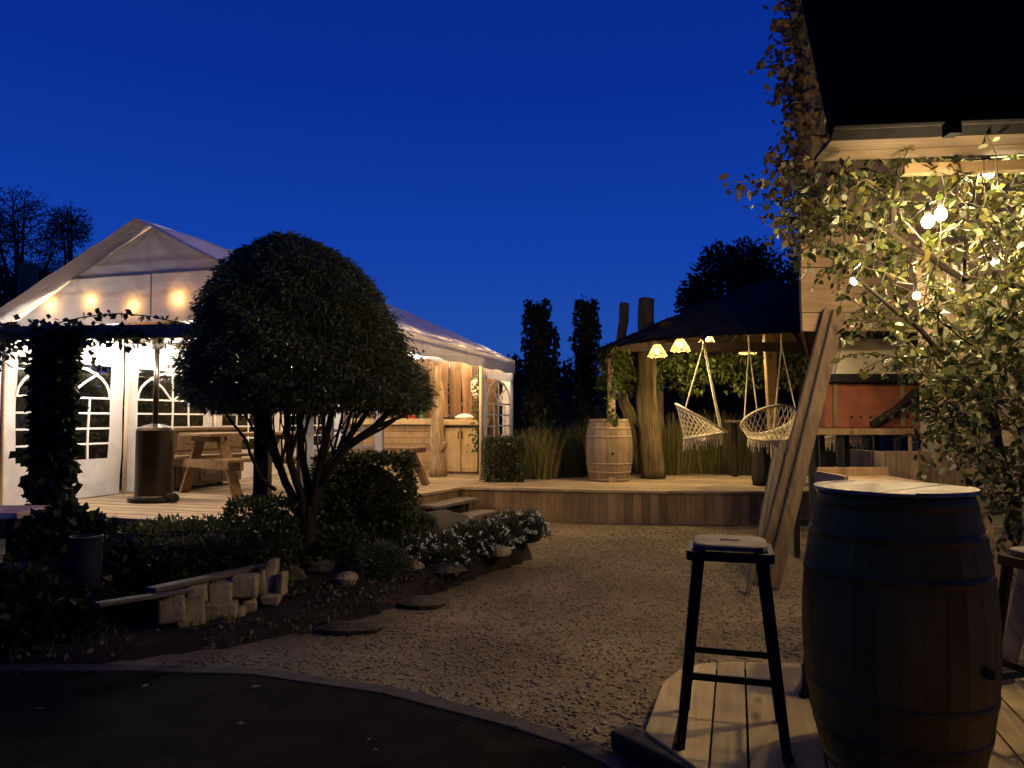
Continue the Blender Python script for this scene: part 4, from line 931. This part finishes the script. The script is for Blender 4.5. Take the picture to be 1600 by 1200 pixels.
def swing(base, rz, label):
    t = thing('hanging_chair', base, label, 'swing chair', 'macrame swing chairs under the gazebo', rz); base = Vector(base); Rz = Matrix.Rotation(rz, 3, 'Z')
    def q(x, y, z): return base + Rz @ Vector((x, y, z))
    n = 28
    big = [(.33 * math.cos(2 * math.pi * k / n) - .02, .36 * math.sin(2 * math.pi * k / n), .24 - .19 * math.cos(2 * math.pi * k / n)) for k in range(n)]
    sm = [(.25 * math.cos(2 * math.pi * k / n) - .0, .26 * math.sin(2 * math.pi * k / n), .04 * math.cos(2 * math.pi * k / n)) for k in range(n)]
    mb = MB(); mb.tube([q(*p) for p in big + big[:1]], .017, 8, False); mb.build('back_ring', M['rope'], t, smooth=True)
    mb = MB(); mb.tube([q(*p) for p in sm + sm[:1]], .016, 8, False); mb.build('seat_ring', M['rope'], t, smooth=True)
    mb = MB()
    for k in range(n):
        for dk in (-3, 3):
            a = Vector(big[k]); b = Vector(sm[(k + dk) % n]); mid = (a + b) / 2 * 1; mid.x *= 1.04; mid.y *= 1.04
            mb.tube([q(*a), q(*mid), q(*b)], .0055, 4, False)
    mb.build('netting', M['rope'], t)
    mb = MB()
    for i in range(-7, 8):
        y = i * .034; x = math.sqrt(max(0, .25 ** 2 - y * y * .92))
        mb.tube([q(-x, y, -.03), q(0, y, -.07), q(x, y, .03)], .011, 5, False); mb.tube([q(y, -x, .16 * y), q(y, 0, -.06 + .16 * y), q(y, x, .16 * y)], .011, 5, False)
    mb.build('seat_net', M['rope'], t)
    mb = MB()
    for k in range(0, 52):
        a = 2 * math.pi * k / 52; ln = random.uniform(.09, .19); p = Vector((.25 * math.cos(a), .26 * math.sin(a), .04 * math.cos(a)))
        mb.tube([q(*p), q(p.x + random.uniform(-.012, .012), p.y + random.uniform(-.012, .012), p.z - ln)], [.006, .004], 4, False)
    mb.build('fringe', M['rope'], t)
    for s in (-1, 1):
        hook = (.03, s * .24, 1.24)
        mb = MB()
        for k in ((3, 10) if s > 0 else (n - 3, n - 10)): mb.tube([q(*hook), q(*big[k])], .009, 6, False)
        mb.tube([q(.03, s * .24, 1.24), q(.03, s * .24, 1.46)], .012, 6); mb.build('rope', M['rope'], t)
    return t
s1 = swing(P(1098, 681, 10.0), -.22, 'white macrame swing chair seen from the side, nearer the pale barrel')
s2 = copy_tree(s1); s2.location = P(1200, 684, 9.95); s2.rotation_euler.z = math.pi / 2 + .2; s2['label'] = 'white macrame swing chair with its netted back turned this way, beside the leaning timbers'
s3 = copy_tree(s1); s3.location = P(1318, 684, 10.2); s3.rotation_euler.z = -math.pi / 2 - .1; s3['label'] = 'white swing chair whose fringe shows under the red oven counter'

# ---------------------------------------------------------------- tree trunks, ivy columns, plants behind the deck
def trunkpost(name, pts, label, mat='oldlog', n=28, group=None):
    q = [P(x, y, Y) for x, y, Y, r in pts]; rs = [r for *_, r in pts]; out = []; ro = []
    for i in range(len(q) - 1):
        for s in range(4): out.append(q[i].lerp(q[i + 1], s / 4) + Vector((random.uniform(-.012, .012), random.uniform(-.012, .012), 0))); ro.append((rs[i] + (rs[i + 1] - rs[i]) * s / 4) * random.uniform(.95, 1.06))
    out.append(q[-1]); ro.append(rs[-1]); mb = MB(); mb.tube(out, ro, n)
    for i in range(len(out)):
        for k in range(n):
            g = .07 * math.sin(k * 1.571 + i * .25) + .05 * math.sin(k * 2.9 + i * .6 + 1) + random.uniform(-.025, .025); mb.v[i * n + k] = tuple(out[i] + (Vector(mb.v[i * n + k]) - out[i]) * (1 + g))
    return tag(link_mesh(name, mb.v, mb.f, M[mat], loc=q[0], smooth=True), label, 'tree trunk', group)
trunkpost('tree_trunk', [(1021, 748, 11.6, .19), (1016, 690, 11.6, .17), (1010, 620, 11.6, .155), (1009, 540, 11.6, .13), (1010, 467, 11.6, .115)], 'thick cut-off trunk rising behind the pale barrel through the roof')
trunkpost('tree_trunk', [(1004, 735, 11.9, .13), (992, 670, 11.9, .11), (975, 630, 11.9, .085), (968, 580, 11.9, .085), (971, 530, 11.9, .075), (976, 474, 11.9, .075)], 'thinner bent trunk left of the thick cut-off trunk')
trunkpost('tree_trunk', [(1190, 760, 10.4, .12), (1190, 690, 10.4, .12)], 'short dark stump below the outward facing swing', 'bark')
tbp = P(1147, 658, 12.0); tb2 = thing('stump_table', (tbp.x, tbp.y, DZ), 'small grey topped table in the plants behind the side-on swing', 'table'); mb = MB(); mb.lathe([(.16, -.03), (.165, 0), (.16, .012)], tbp, 24); mb.build('tabletop', M['greywood'], tb2)
mb = MB(); mb.tube([(tbp.x, tbp.y, DZ - .1), (tbp.x, tbp.y, tbp.z - .03)], .05, 10); mb.build('leg', M['bark'], tb2)
def column(px, ytop, Y, r, label, n=2600):
    b = P(px, 700, Y); top = P(px, ytop, Y).z; t = thing('ivy_column', (b.x, b.y, 0), label, 'ivy column')
    mb = MB(); mb.tube([(b.x + .02 * math.sin(i), b.y, top * i / 8 * .97) for i in range(9)], [r * .8] * 8 + [r * .6], 12); mb.build('trunk', M['bark'], t)
    ivy_wrap(t, b, top, r * .92, n, .085)
column(840, 470, 13.2, .19, 'ivy covered dead trunk nearest the tent corner', 3400)
column(917, 467, 13.2, .17, 'ivy covered square topped dead trunk, right of the stick', 3200)
column(866, 506, 13.3, .045, 'thin ivy covered stick between the two ivy covered trunks', 500)
def grass_clump(px, Y, h, w_, n, label, mat='grass', z=0., bend=.25):
    b = P(px, 700, Y); b.z = z; t = thing('tall_grass', b, label, 'grass clump', 'plants behind the deck')
    V = []; Fc = []; 
    for k in range(n):
        a = random.uniform(0, 6.28); rr_ = w_ * math.sqrt(random.random()); x, y = b.x + rr_ * math.cos(a), b.y + rr_ * .6 * math.sin(a); hh = h * random.uniform(.5, 1.05); la = random.uniform(0, 6.28); le = bend * hh * random.uniform(.2, 1.2); wd = random.uniform(.006, .014)
        o = len(V)
        for i, f in enumerate((0, .4, .75, 1)):
            cx_, cy_, cz_ = x + le * f * f * math.cos(la), y + le * f * f * math.sin(la), z + hh * f * (1 - .12 * f); ww = wd * (1 - .85 * f)
            V += [(cx_ - ww, cy_, cz_), (cx_ + ww, cy_ + ww, cz_)]
        Fc += [(o + i * 2, o + i * 2 + 1, o + i * 2 + 3, o + i * 2 + 2) for i in range(3)]
    link_mesh('blades', V, Fc, M[mat], t); return t
grass_clump(838, 11.6, 1.25, .33, 420, 'pale tall grass clump right of the clipped bush by the tent', z=.1)
grass_clump(885, 11.9, 1.35, .3, 360, 'darker tall grass clump left of the pale barrel', 'hedge', .1)
for x, Y, h, lab in ((1048, 12.6, 1.5, 'tall grass clump right of the thick trunk'), (1085, 12.9, 1.4, 'tall grass clump behind the side-on swing'), (1125, 12.8, 1.55, 'tall grass clump left of the small grey table'), (1165, 13.0, 1.45, 'tall grass clump between the two swings'), (1240, 12.8, 1.4, 'tall grass clump behind the outward facing swing'), (1290, 12.9, 1.5, 'tall grass clump behind the black counter legs'), (1350, 12.9, 1.5, 'tall grass clump under the red oven counter'), (935, 12.6, 1.5, 'tall grass clump directly behind the pale barrel')):
    grass_clump(x, Y, h, .3, 380, lab, 'grass', .1, .2)
shrub('clipped_hedge', Vector((-.12, 11.15, DZ)), (.27, .25, .62), 'small clipped box bush on the deck at the tent corner', 'hedge', 3600, .05, .026, 'hedge', True)
shrub('leafy_shrub', Vector((.75, 12.7, 0)), (.75, .4, 1.25), 'wild leafy shrub at the foot of the ivy covered trunks', 'hedge', 5200, .07, .03, droop=-.2)
shrub('leafy_shrub', Vector((1.75, 13.4, 0)), (.6, .4, 1.3), 'wild leafy shrub behind the pale barrel and gazebo post', 'hedge', 4200, .07, .03, droop=-.2)
fence = thing('dark_fence', (5, 15.5, 0), 'dark close boarded fence behind the gazebo plants', 'fence')
mb = MB(); x = .4
while x < 12: mb.box((x + .07, 15.5 + .01 * math.sin(x * 50), 1.0), (.138, .02, 2.0 + .01 * math.sin(x * 31))); x += .144
mb.build('board_panel', M['navy'], fence)
for x in (.4, 2.4, 4.4, 6.4, 8.4, 10.4): mb = MB(); mb.box((x, 15.56, 1.05), (.1, .1, 2.1)); mb.build('post', M['navy'], fence)
def bigtree(name, base, h, r, label, n, L, W, mat, trunk=.12, lo=.35, cz=None, sparse=0, clumps=16):
    base = Vector(base); t = thing(name, base, label, 'tree'); q = random.Random(int(h * 100)); vs = []; mb = MB()
    mb.tube([base + Vector((.06 * math.sin(i), .05 * math.cos(i * 1.3), h * .75 * i / 6)) for i in range(7)], [trunk * (1 - .12 * i) for i in range(7)], 8)
    for k in range(clumps):
        u = Vector((q.gauss(0, 1), q.gauss(0, 1), q.gauss(0, .8))).normalized(); c = base + Vector((u.x * r * .68, u.y * r * .68, h * .62 + u.z * h * .30)); rr_ = r * q.uniform(.28, .5)
        pts, A = ball_pts(n // clumps, c, (rr_, rr_, rr_ * .9), lo); vs.append(leaves(pts, L, W, A=A, jitter=.8, droop=.1))
        st = base + Vector((0, 0, h * q.uniform(.25, .45))); mid = st.lerp(c, .5) + Vector((0, 0, h * .03)); mb.tube([st, mid, c, c + (c - mid) * .35], [trunk * .45, trunk * .3, trunk * .16, .01], 6)
        for _ in range(6):
            e = c + Vector((q.gauss(0, 1), q.gauss(0, 1), abs(q.gauss(0, 1)))).normalized() * rr_ * 1.25; mb.tube([c, c.lerp(e, .5) + Vector((0, 0, .05)), e], [trunk * .12, trunk * .07, .006], 4)
    mb.build('trunk', M['bark'], t, smooth=True); link_mesh('crown', *join(*vs), M[mat], t)
for (px, yt, Y, r, n, lab) in ((25, 280, 26, 2.4, 12000, 'tall dusky tree far behind the tent, at the picture edge'), (112, 302, 27, 2.1, 11000, 'dusky round tree far behind the tent, beside the peak'), (-60, 320, 27, 2.2, 7000, 'dusky tree far behind, half cut by the picture edge')):
    b = P(px, 700, Y); b.z = 0; bigtree('far_tree', b, P(px, yt, Y).z * .98, r, lab, int(n * 1.7), .15, .04, 'fartree', .2, .1, clumps=26)
b = P(42, 500, 19); b.z = 0; mb = MB(); mb.tube([b, b + Vector((0, 0, P(42, 414, 19).z))], [.24, .22], 12); tag(link_mesh('tree_trunk', mb.v, mb.f, M['log'], loc=b, smooth=True), 'pale cut-off trunk left of the tent roof', 'tree trunk')
for (px, yt, Y, r, lab) in ((1150, 372, 15.2, 1.25, 'dark tree behind the gazebo roof, its left crown'), (1225, 335, 15, 1.35, 'dark tree behind the gazebo roof, beside the ivy clad wall'), (1090, 432, 15.6, .9, 'low dark tree just left above the gazebo roof')):
    b = P(px, 700, Y); b.z = 0; bigtree('dark_tree', b, P(px, yt, Y).z, r, lab, 11000, .12, .06, 'ivy', .12, .1)
for i, (x, y, z, lab) in enumerate(((-.2, 18.5, 2.9, 'dark bushy tree right behind the tent corner'), (1.2, 18.8, 2.75, 'dark bush filling the gap between the ivy covered trunks'), (2.6, 19, 2.7, 'dark bush behind the square topped ivy trunk'), (-1.6, 18.2, 2.9, 'dark bush hidden behind the tent roof end'))):
    shrub('dark_bush', Vector((x, y, z * .45)), (1.1, .8, z * .55), lab, 'ivy', 3200, .14, .08, 'bush')

for i, (t_, lab) in enumerate(((-.6, 'tall dark hedge seen through the leftmost tent window'), (1.7, 'tall dark hedge seen through the tent window beside the heater'), (4.0, 'tall dark hedge behind the tent wall, past the domed tree'), (6.3, 'tall dark hedge behind the far left corner of the tent'))):
    p = T(-WL - 1.55, t_, 0); shrub('dark_hedge', p, (1.15, 1.25, 2.35), lab, 'ivy', 5200, .12, .07, 'hedge', True)
p = T(-.9, LT + 2.3, 0); shrub('dark_hedge', p, (2.0, .8, 2.3), 'tall dark hedge behind the end wall of the tent', 'ivy', 5200, .12, .07, 'hedge', True)
p = Vector((-9.0, 8.6, 0)); shrub('dark_hedge', p, (2.2, 1.2, 2.3), 'tall dark hedge left of the tent, at the picture edge', 'ivy', 5200, .12, .07, 'hedge', True)
# ---------------------------------------------------------------- unseen wall and roof, added to keep sky light off the foreground
hs = thing('sky_blocker', (-2, -2.2, 0), 'unseen dark wall and deep roof, added behind the asphalt terrace to cut sky light', 'sky_blocker')
mb = MB(); mb.box((-3, -2.4, 1.6), (18, .3, 3.2)); mb.build('wall', M['darktimber'], hs)
mb = MB(); mb.add([(-12, .7, 2.75), (6, .7, 2.75), (6, -2.6, 4.2), (-12, -2.6, 4.2), (-12, .7, 2.9), (6, .7, 2.9), (6, -2.6, 4.35), (-12, -2.6, 4.35)], [(0, 1, 2, 3), (7, 6, 5, 4), (0, 4, 5, 1), (1, 5, 6, 2), (2, 6, 7, 3), (3, 7, 4, 0)]); mb.build('roof', M['black'], hs)
for x in (-8, -1, 2.5): mb = MB(); mb.box((x, -2.23, 1.05), (1.0, .06, 2.1)); mb.build('blocker_door', M['fascia'], hs)
# ---------------------------------------------------------------- leaning timbers, clad building, red oven
for i, (p0, p1, wd, dp, mt, lab) in enumerate(((P(1206, 908, 5.9), P(1311, 486, 6.25), .105, .05, 'beam', 'broad brown plank leaning against the clad wall, foremost'), (P(1186, 880, 6.05), P(1296, 484, 6.35), .10, .05, 'beam', 'broad brown plank leaning behind the foremost one'), (P(1552, 985, 3.5), P(1625, 790, 4.1), .10, .04, 'beam', 'brown plank leaning at the picture edge behind the dark barrel'),
                                         (P(1183, 862, 6.1), P(1222, 688, 6.3), .06, .05, 'greywood', 'short grey weathered stick leaning left of the brown planks'), (P(1168, 905, 5.7), P(1212, 700, 6.0), .035, .03, 'greywood', 'thin grey lath leaning in front of the grey stick'))):
    p0.z = .02
    mb = MB(); mb.beam(p0, p1, wd, dp, (0, -1, .15)); tag(link_mesh('leaning_timber', mb.v, mb.f, M[mt], loc=p0, bevel=.006), lab, 'timber', 'timbers leaning against the clad wall')
bw = thing('clad_building', (4.1, 6.6, 0), 'timber clad upper wall overhanging the red oven, ivy on its corner', 'building')
mb = MB(); z = 2.12; i = 0; x0 = P(1251, 450, 6.5).x
while z < 6.0:
    h_ = .40 if i else .17; mb.box(((x0 + 6.5) / 2, 6.5 + (.01 if i % 2 else 0), z + h_ / 2), (6.5 - x0, .05, h_ - .008)); z += h_; i += 1
mb.build('wall', M['panelwood'], bw)
mb = MB(); z = 2.12
while z < 6.0: mb.beam((x0 + .02, 6.53, z + .2), (x0 * 1.5 + .15, 9.9, z + .2), .03, .392); z += .4
mb.build('side_wall', M['panelwood'], bw)
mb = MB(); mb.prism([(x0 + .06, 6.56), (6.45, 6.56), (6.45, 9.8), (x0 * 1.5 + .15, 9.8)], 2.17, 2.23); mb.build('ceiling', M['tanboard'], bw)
for x, y in ((6.3, 6.7), (6.3, 9.7)): mb = MB(); mb.box((x, y, 1.06), (.14, .14, 2.1)); mb.build('post', M['post'], bw)
iv3 = thing('dry_ivy', (x0, 6.4, 2.6), 'dry brown ivy climbing the corner of the clad building', 'ivy')
n = 1700; z = rng.uniform(2.9, 5.6, n); wid = .12 + .13 * np.sin(z * 2.2 + 1) ** 2
out_ = np.abs(rng.normal(size=n)) * wid * .55
Pn = np.stack([x0 + .24 - rng.uniform(0, .36, n) - out_ * (rng.uniform(size=n) < .5), 6.38 + rng.normal(size=n) * .07, z], 1)
V1 = leaves(Pn, .085, .05, droop=.6, oval=True)
tw = []; mb = MB()
for (px0, py0, px1, py1) in ((1240, 300, 1140, 285), (1240, 215, 1195, 250), (1245, 120, 1185, 95), (1245, 60, 1215, 45), (1240, 150, 1205, 140), (1240, 260, 1200, 300), (1245, 390, 1195, 350), (1243, 370, 1205, 310), (1243, 400, 1220, 330)):
    a, b = P(px0, py0, 6.35), P(px1, py1, 6.3); mid = a.lerp(b, .5) + Vector((0, 0, .06)); mb.tube([a, mid, b], [.008, .005, .003], 4)
    if py0 < 305:
        for k in range(26): s = random.uniform(.3, 1.05); tw.append(tuple((a.lerp(mid, s * 2) if s < .5 else mid.lerp(b, s * 2 - 1)) + Vector((rng.normal() * .04, rng.normal() * .04, rng.normal() * .045 - .02))))
link_mesh('foliage', *join(V1, leaves(np.array(tw), .085, .05, droop=.7, oval=True)), M['dryivy'], iv3)
mb.tube([(x0 + .08 + .02 * math.sin(i * 1.7), 6.42, 2.75 + i * .14) for i in range(24)], [min(.13, .012 + .022 * i) + .018 * math.sin(i * 2.3) * min(1, i / 5) for i in range(24)], 10); mb.build('stem', M['log'], iv3)
# counter with the red oven
ct = P(1362, 672, 7.0); cn = thing('oven_counter', (ct.x, ct.y, 0), 'plank topped counter on black metal legs below the red oven', 'counter')
cxa, cxb = P(1262, 672, 7.0).x, P(1520, 672, 7.0).x; mb = MB()
for k in range(4): mb.box(((cxa + cxb) / 2, 6.9 + k * .142, 1.235), (cxb - cxa, .138, .06))
mb.build('worktop', M['post'], cn, bevel=.006)
for px in (1268, 1312, 1352, 1402, 1500):
    for y in (6.9, 7.3): mb = MB(); mb.box((P(px, 700, 6.9).x, y, .60), (.05, .04, 1.2)); mb.build('leg', M['blackmetal'], cn)
mb = MB(); mb.box(((cxa + cxb) / 2, 7.3, .35), (cxb - cxa - .06, .03, .05)); mb.build('stretcher', M['blackmetal'], cn)
ox0, ox1 = P(1288, 640, 7.1).x, P(1450, 640, 7.1).x; oz0, oz1 = 1.268, P(0, 598, 7.1).z
ov = thing('outdoor_oven', ((ox0 + ox1) / 2, 7.2, 1.268), 'red steel oven with a cream chimney hood standing on the counter', 'oven')
mb = MB(); mb.box(((ox0 + ox1) / 2, 7.3, (oz0 + oz1) / 2), (ox1 - ox0, .4, oz1 - oz0)); bd = mb.build('body', M['red'], ov, bevel=.006)
mb = MB()
for k in range(9):
    x = ox0 + .26 + k * .0895; V = [(x + .014 * math.cos(a), 7.098, oz0 + .10 + .014 * math.sin(a)) for a in (2 * math.pi * i / 12 for i in range(12))]; mb.add(V, [tuple(range(12))])
mb.build('vent_hole', M['cable'], bd)
mb = MB()
for x in (ox0 + .1, ox0 + .74):
    mb = MB(); mb.box((x, 7.085, (oz0 + oz1) / 2), (.045, .026, oz1 - oz0 - .02)); mb.build('strap', M['fascia'], ov)
zb0, zb1 = oz1 + .002, P(0, 585, 7.1).z; mb = MB(); mb.box(((ox0 + ox1) / 2 + .03, 7.26, (zb0 + zb1) / 2), (ox1 - ox0 + .02, .52, zb1 - zb0)); mb.build('rim', M['blackmetal'], ov)
zh0, zh1 = zb1 + .002, 2.16; mb = MB(); a, b = ox0 + .09, ox1 - .02
mb.add([(a, 7.05, zh0), (b, 7.05, zh0), (b, 7.5, zh0), (a, 7.5, zh0), (a + .17, 7.2, zh1), (b - .17, 7.2, zh1), (b - .17, 7.5, zh1), (a + .17, 7.5, zh1)], [(3, 2, 1, 0), (4, 5, 6, 7), (0, 1, 5, 4), (1, 2, 6, 5), (2, 3, 7, 6), (3, 0, 4, 7)])
mb.add([(a - .09, 7.3, zh0), (a - .008, 7.06, zh0), (a + .162, 7.21, zh1), (a + .09, 7.4, zh1)], [(0, 1, 2, 3)]); mb.build('hood', M['cream'], ov, bevel=.004)
mb = MB(); mb.tube([P(1362, 664, 6.95), P(1400, 640, 6.95), P(1432, 610, 6.95)], .035, 8); mb.build('flue_arm', M['bark'], ov, smooth=True)
# planter box and small high table
c = P(1436, 730, 5.0); pl_ = thing('slatted_planter', (c.x, c.y, 0), 'planter box of upright planks behind the dark barrel', 'planter'); mb = MB()
for k in range(8): mb.box((c.x - .27 + k * .077, c.y, .62), (.073, .025, 1.03))
for k in range(4): mb.box((c.x - .3, c.y + .06 + k * .077, .62), (.025, .073, 1.03))
mb.build('side_planks', M['beam'], pl_); mb = MB(); mb.box((c.x, c.y + .16, .55), (.56, .28, .9)); mb.build('inner_box', M['darktimber'], pl_)
c = P(1352, 752, 3.95); ht_ = thing('high_table', (c.x, c.y, 0), 'small pale topped high table just behind the dark barrel', 'table'); mb = MB(); mb.box((c.x + .03, c.y + .02, c.z), (.38, .38, .03)); mb.build('tabletop', M['post'], ht_, bevel=.006)
mb = MB(); mb.box((c.x + .03, c.y + .215, c.z + .03), (.40, .02, .06)); mb.box((c.x - .175, c.y + .02, c.z + .01), (.02, .37, .06)); mb.build('rim', M['post'], ht_)
for sx in (-1, 1):
    for sy in (-1, 1): mb = MB(); mb.box((c.x + .03 + sx * .15, c.y + .02 + sy * .15, c.z / 2), (.04, .04, c.z - .04)); mb.build('leg', M['post'], ht_)

# ---------------------------------------------------------------- near roof, garden wall and vine at the right
ew = thing('garden_wall', (4.0, 5.3, 0), 'pale wall with brown boards at its foot, half hidden by the vine', 'wall')
wx0 = P(1462, 600, 5.2).x; mb = MB(); mb.box(((wx0 + 6) / 2, 5.32, 1.6), (6 - wx0, .18, 2.0)); mb.build('upper_boards', M['dullwall'], ew)
mb = MB(); x = wx0
while x < 5.9: mb.box((x + .07, 5.31, .30), (.135, .2, .6)); x += .14
mb.build('base_boards', M['fascia'], ew)
e0 = P(1303, 204, 3.25); e1 = P(1300, 204, 3.25) + Vector((2.6, -.28, 0)); ex = (e1 - e0).normalized(); ey = Vector((-ex.y, ex.x, 0)); sl = (ey * .42 + Vector((0, 0, .907))).normalized()
rf = thing('dark_roof', e0, 'black steep roof edge with a gutter, overhead at the right', 'roof')
nr = sl.cross(ex).normalized(); nr = nr if nr.y < 0 else -nr
mb = MB(); V = [e0, e0 + ex * 2.6, e0 + ex * 2.6 + sl * 2.2, e0 + sl * 2.2]; mb.add(V + [p - nr * .06 for p in V], [(0, 1, 2, 3), (7, 6, 5, 4), (0, 4, 5, 1), (1, 5, 6, 2), (2, 6, 7, 3), (3, 7, 4, 0)]); mb.build('roof_slope', M['black'], rf)
mb = MB(); p = e0 - ey * .045 + Vector((0, 0, .05)); mb.beam(p - ex * .02, p + ex * 2.6, .05, .12); mb.build('gutter', M['black'], rf, bevel=.015)
mb = MB(); mb.box(e0 + ex * .47 - ey * .06 + Vector((0, 0, -.03)), (.05, .06, .07)); mb.build('gutter_bracket', M['black'], rf)
mb = MB()
for k in range(3): p = e0 + ey * (.06 + k * .14) + Vector((0, 0, .012)); mb.beam(p + ex * .03, p + ex * 2.55, .132, .02)
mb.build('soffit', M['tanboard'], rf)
mb = MB(); p = e0 + ey * .40 + Vector((0, 0, -.06)); mb.beam(p + ex * .45, p + ex * 2.55, .05, .05); mb.build('eave_rail', M['rail'], rf)
vn = thing('climbing_vine', (2.75, 4.3, 0), 'leafy climbing vine at the right, lit by bulbs among its leaves', 'vine')
vpoly = [(1262, 262), (1310, 240), (1400, 250), (1480, 225), (1600, 235), (1680, 250), (1680, 800), (1580, 815), (1540, 740), (1470, 690), (1440, 625), (1405, 545), (1376, 490), (1366, 452), (1325, 402), (1256, 392), (1238, 340)]
vb_ = [(1335, 438, 5.2), (1450, 346, 3.3), (1470, 335, 3.36), (1545, 270, 3.85), (1555, 410, 4.3), (1500, 432, 4.25), (1432, 462, 4.4)]
vB = [P(*c) for c in vb_]
def near_bulb(p):     # the shoots are trimmed back round the lamps
    for b in vB:
        f = (Vector((0, 0, 1.6)) - b).normalized(); t_ = max(-.05, min(1.0, (p - b).dot(f)))
        if (p - (b + f * t_)).length < .085: return True
    return False
pts = []; dirs = []; twigs = MB(); nt = 0
while nt < 640:
    x, y = rng.uniform(1240, 1690), rng.uniform(225, 815)
    if not in_poly(x, y, vpoly): continue
    lump = .5 + .5 * math.sin(x * .045 + y * .02) * math.sin(y * .052 - x * .017)
    if rng.uniform() > (.35 + .65 * min(1, (x - 1240) / 160)) * (.25 + .75 * lump): continue
    nt += 1
    Y = 3.75 + .3 * lump + rng.normal() * .28 + (rng.uniform(.2, .9) if rng.uniform() < .3 else 0)
    p = P(x, y, Y); d = Vector((rng.normal() * .8 - .15, rng.normal() * .6, rng.normal() * .6 + .15)).normalized(); ln = rng.uniform(.16, .42); tw_ = [p]
    for k in range(5):
        d = (d + Vector((rng.normal() * .18, rng.normal() * .18, rng.normal() * .15 - .13))).normalized(); tw_.append(tw_[-1] + d * ln / 5)
    twigs.tube(tw_, [.0038, .0034, .003, .0025, .002, .0014], 4)
    for k in range(int(ln / .021)):
        f = (k + rng.uniform()) / (ln / .021) * 5; i = min(4, int(f)); q = tw_[i].lerp(tw_[i + 1], f - i)
        sd = Vector((rng.normal(), rng.normal(), rng.normal() * .6)).normalized()
        if near_bulb(q): continue
        pts.append(tuple(q + sd * .012)); dirs.append(tuple(sd * 1.2 + (tw_[i + 1] - tw_[i]).normalized() * .5))
tag(twigs.build('twigs', M['bark'], vn), kind='stuff')
big = rng.uniform(size=len(pts)) < .25; pts = np.array(pts); dirs = np.array(dirs)
V1 = join(leaves(pts[big], .062, .036, A=dirs[big], droop=.6, jitter=.4, oval=True), leaves(pts[~big], .043, .024, A=dirs[~big], droop=.6, jitter=.4, oval=True))
mb = MB()
for s in ([(1590, 830, 4.2), (1570, 740, 4.15), (1545, 640, 4.1), (1520, 540, 4.0), (1508, 440, 3.95), (1512, 330, 3.9), (1530, 260, 3.85)], [(1600, 850, 4.3), (1582, 760, 4.2), (1560, 690, 4.2), (1550, 590, 4.1), (1570, 480, 4.0), (1590, 380, 4.0)],
          [(1545, 640, 4.1), (1480, 560, 4.0), (1420, 500, 3.9), (1370, 460, 3.8), (1330, 430, 3.8)], [(1508, 440, 3.95), (1450, 400, 3.85), (1390, 365, 3.8), (1330, 335, 3.8), (1270, 345, 3.8)], [(1512, 330, 3.9), (1470, 290, 3.8), (1455, 240, 3.75), (1475, 200, 3.7)],
          [(1390, 365, 3.8), (1400, 300, 3.75), (1405, 250, 3.7)], [(1520, 540, 4.0), (1580, 470, 4.0), (1640, 420, 4.0)], [(1330, 335, 3.8), (1312, 290, 3.8), (1318, 250, 3.8)], [(1582, 760, 4.2), (1572, 820, 4.25), (1600, 880, 4.3)]):
    q = [P(*c) for c in s]
    if s[0][1] > 820: q.insert(0, Vector((q[0].x + .1, q[0].y, .05)))
    o = []
    for i in range(len(q) - 1):
        for k in range(3): o.append(q[i].lerp(q[i + 1], k / 3) + Vector((random.uniform(-.01, .01), random.uniform(-.01, .01), random.uniform(-.01, .01))))
    o.append(q[-1]); mb.tube(o, [.02 - .014 * i / (len(o) - 1) for i in range(len(o))], 6)
mb.build('stem', M['bark'], vn, smooth=True); link_mesh('foliage', *V1, M['vine'], vn)
path = [P(1290, 400, 6.3)] + [b + Vector((0, 0, .08)) for b in (vB[0], vB[1], vB[2], vB[3])] + [P(1620, 240, 3.6)]
light_string('light_string', path, vB[:4], 'bright warm bulbs strung from the clad wall through the front of the vine', M['e_vine'], .026)
path = [P(1400, 440, 4.4)] + [b + Vector((0, 0, .07)) for b in (vB[6], vB[5], vB[4])] + [P(1640, 380, 4.3)]
light_string('light_string', path, vB[4:], 'small warm bulbs strung deep inside the vine', M['e_vine'], .02)
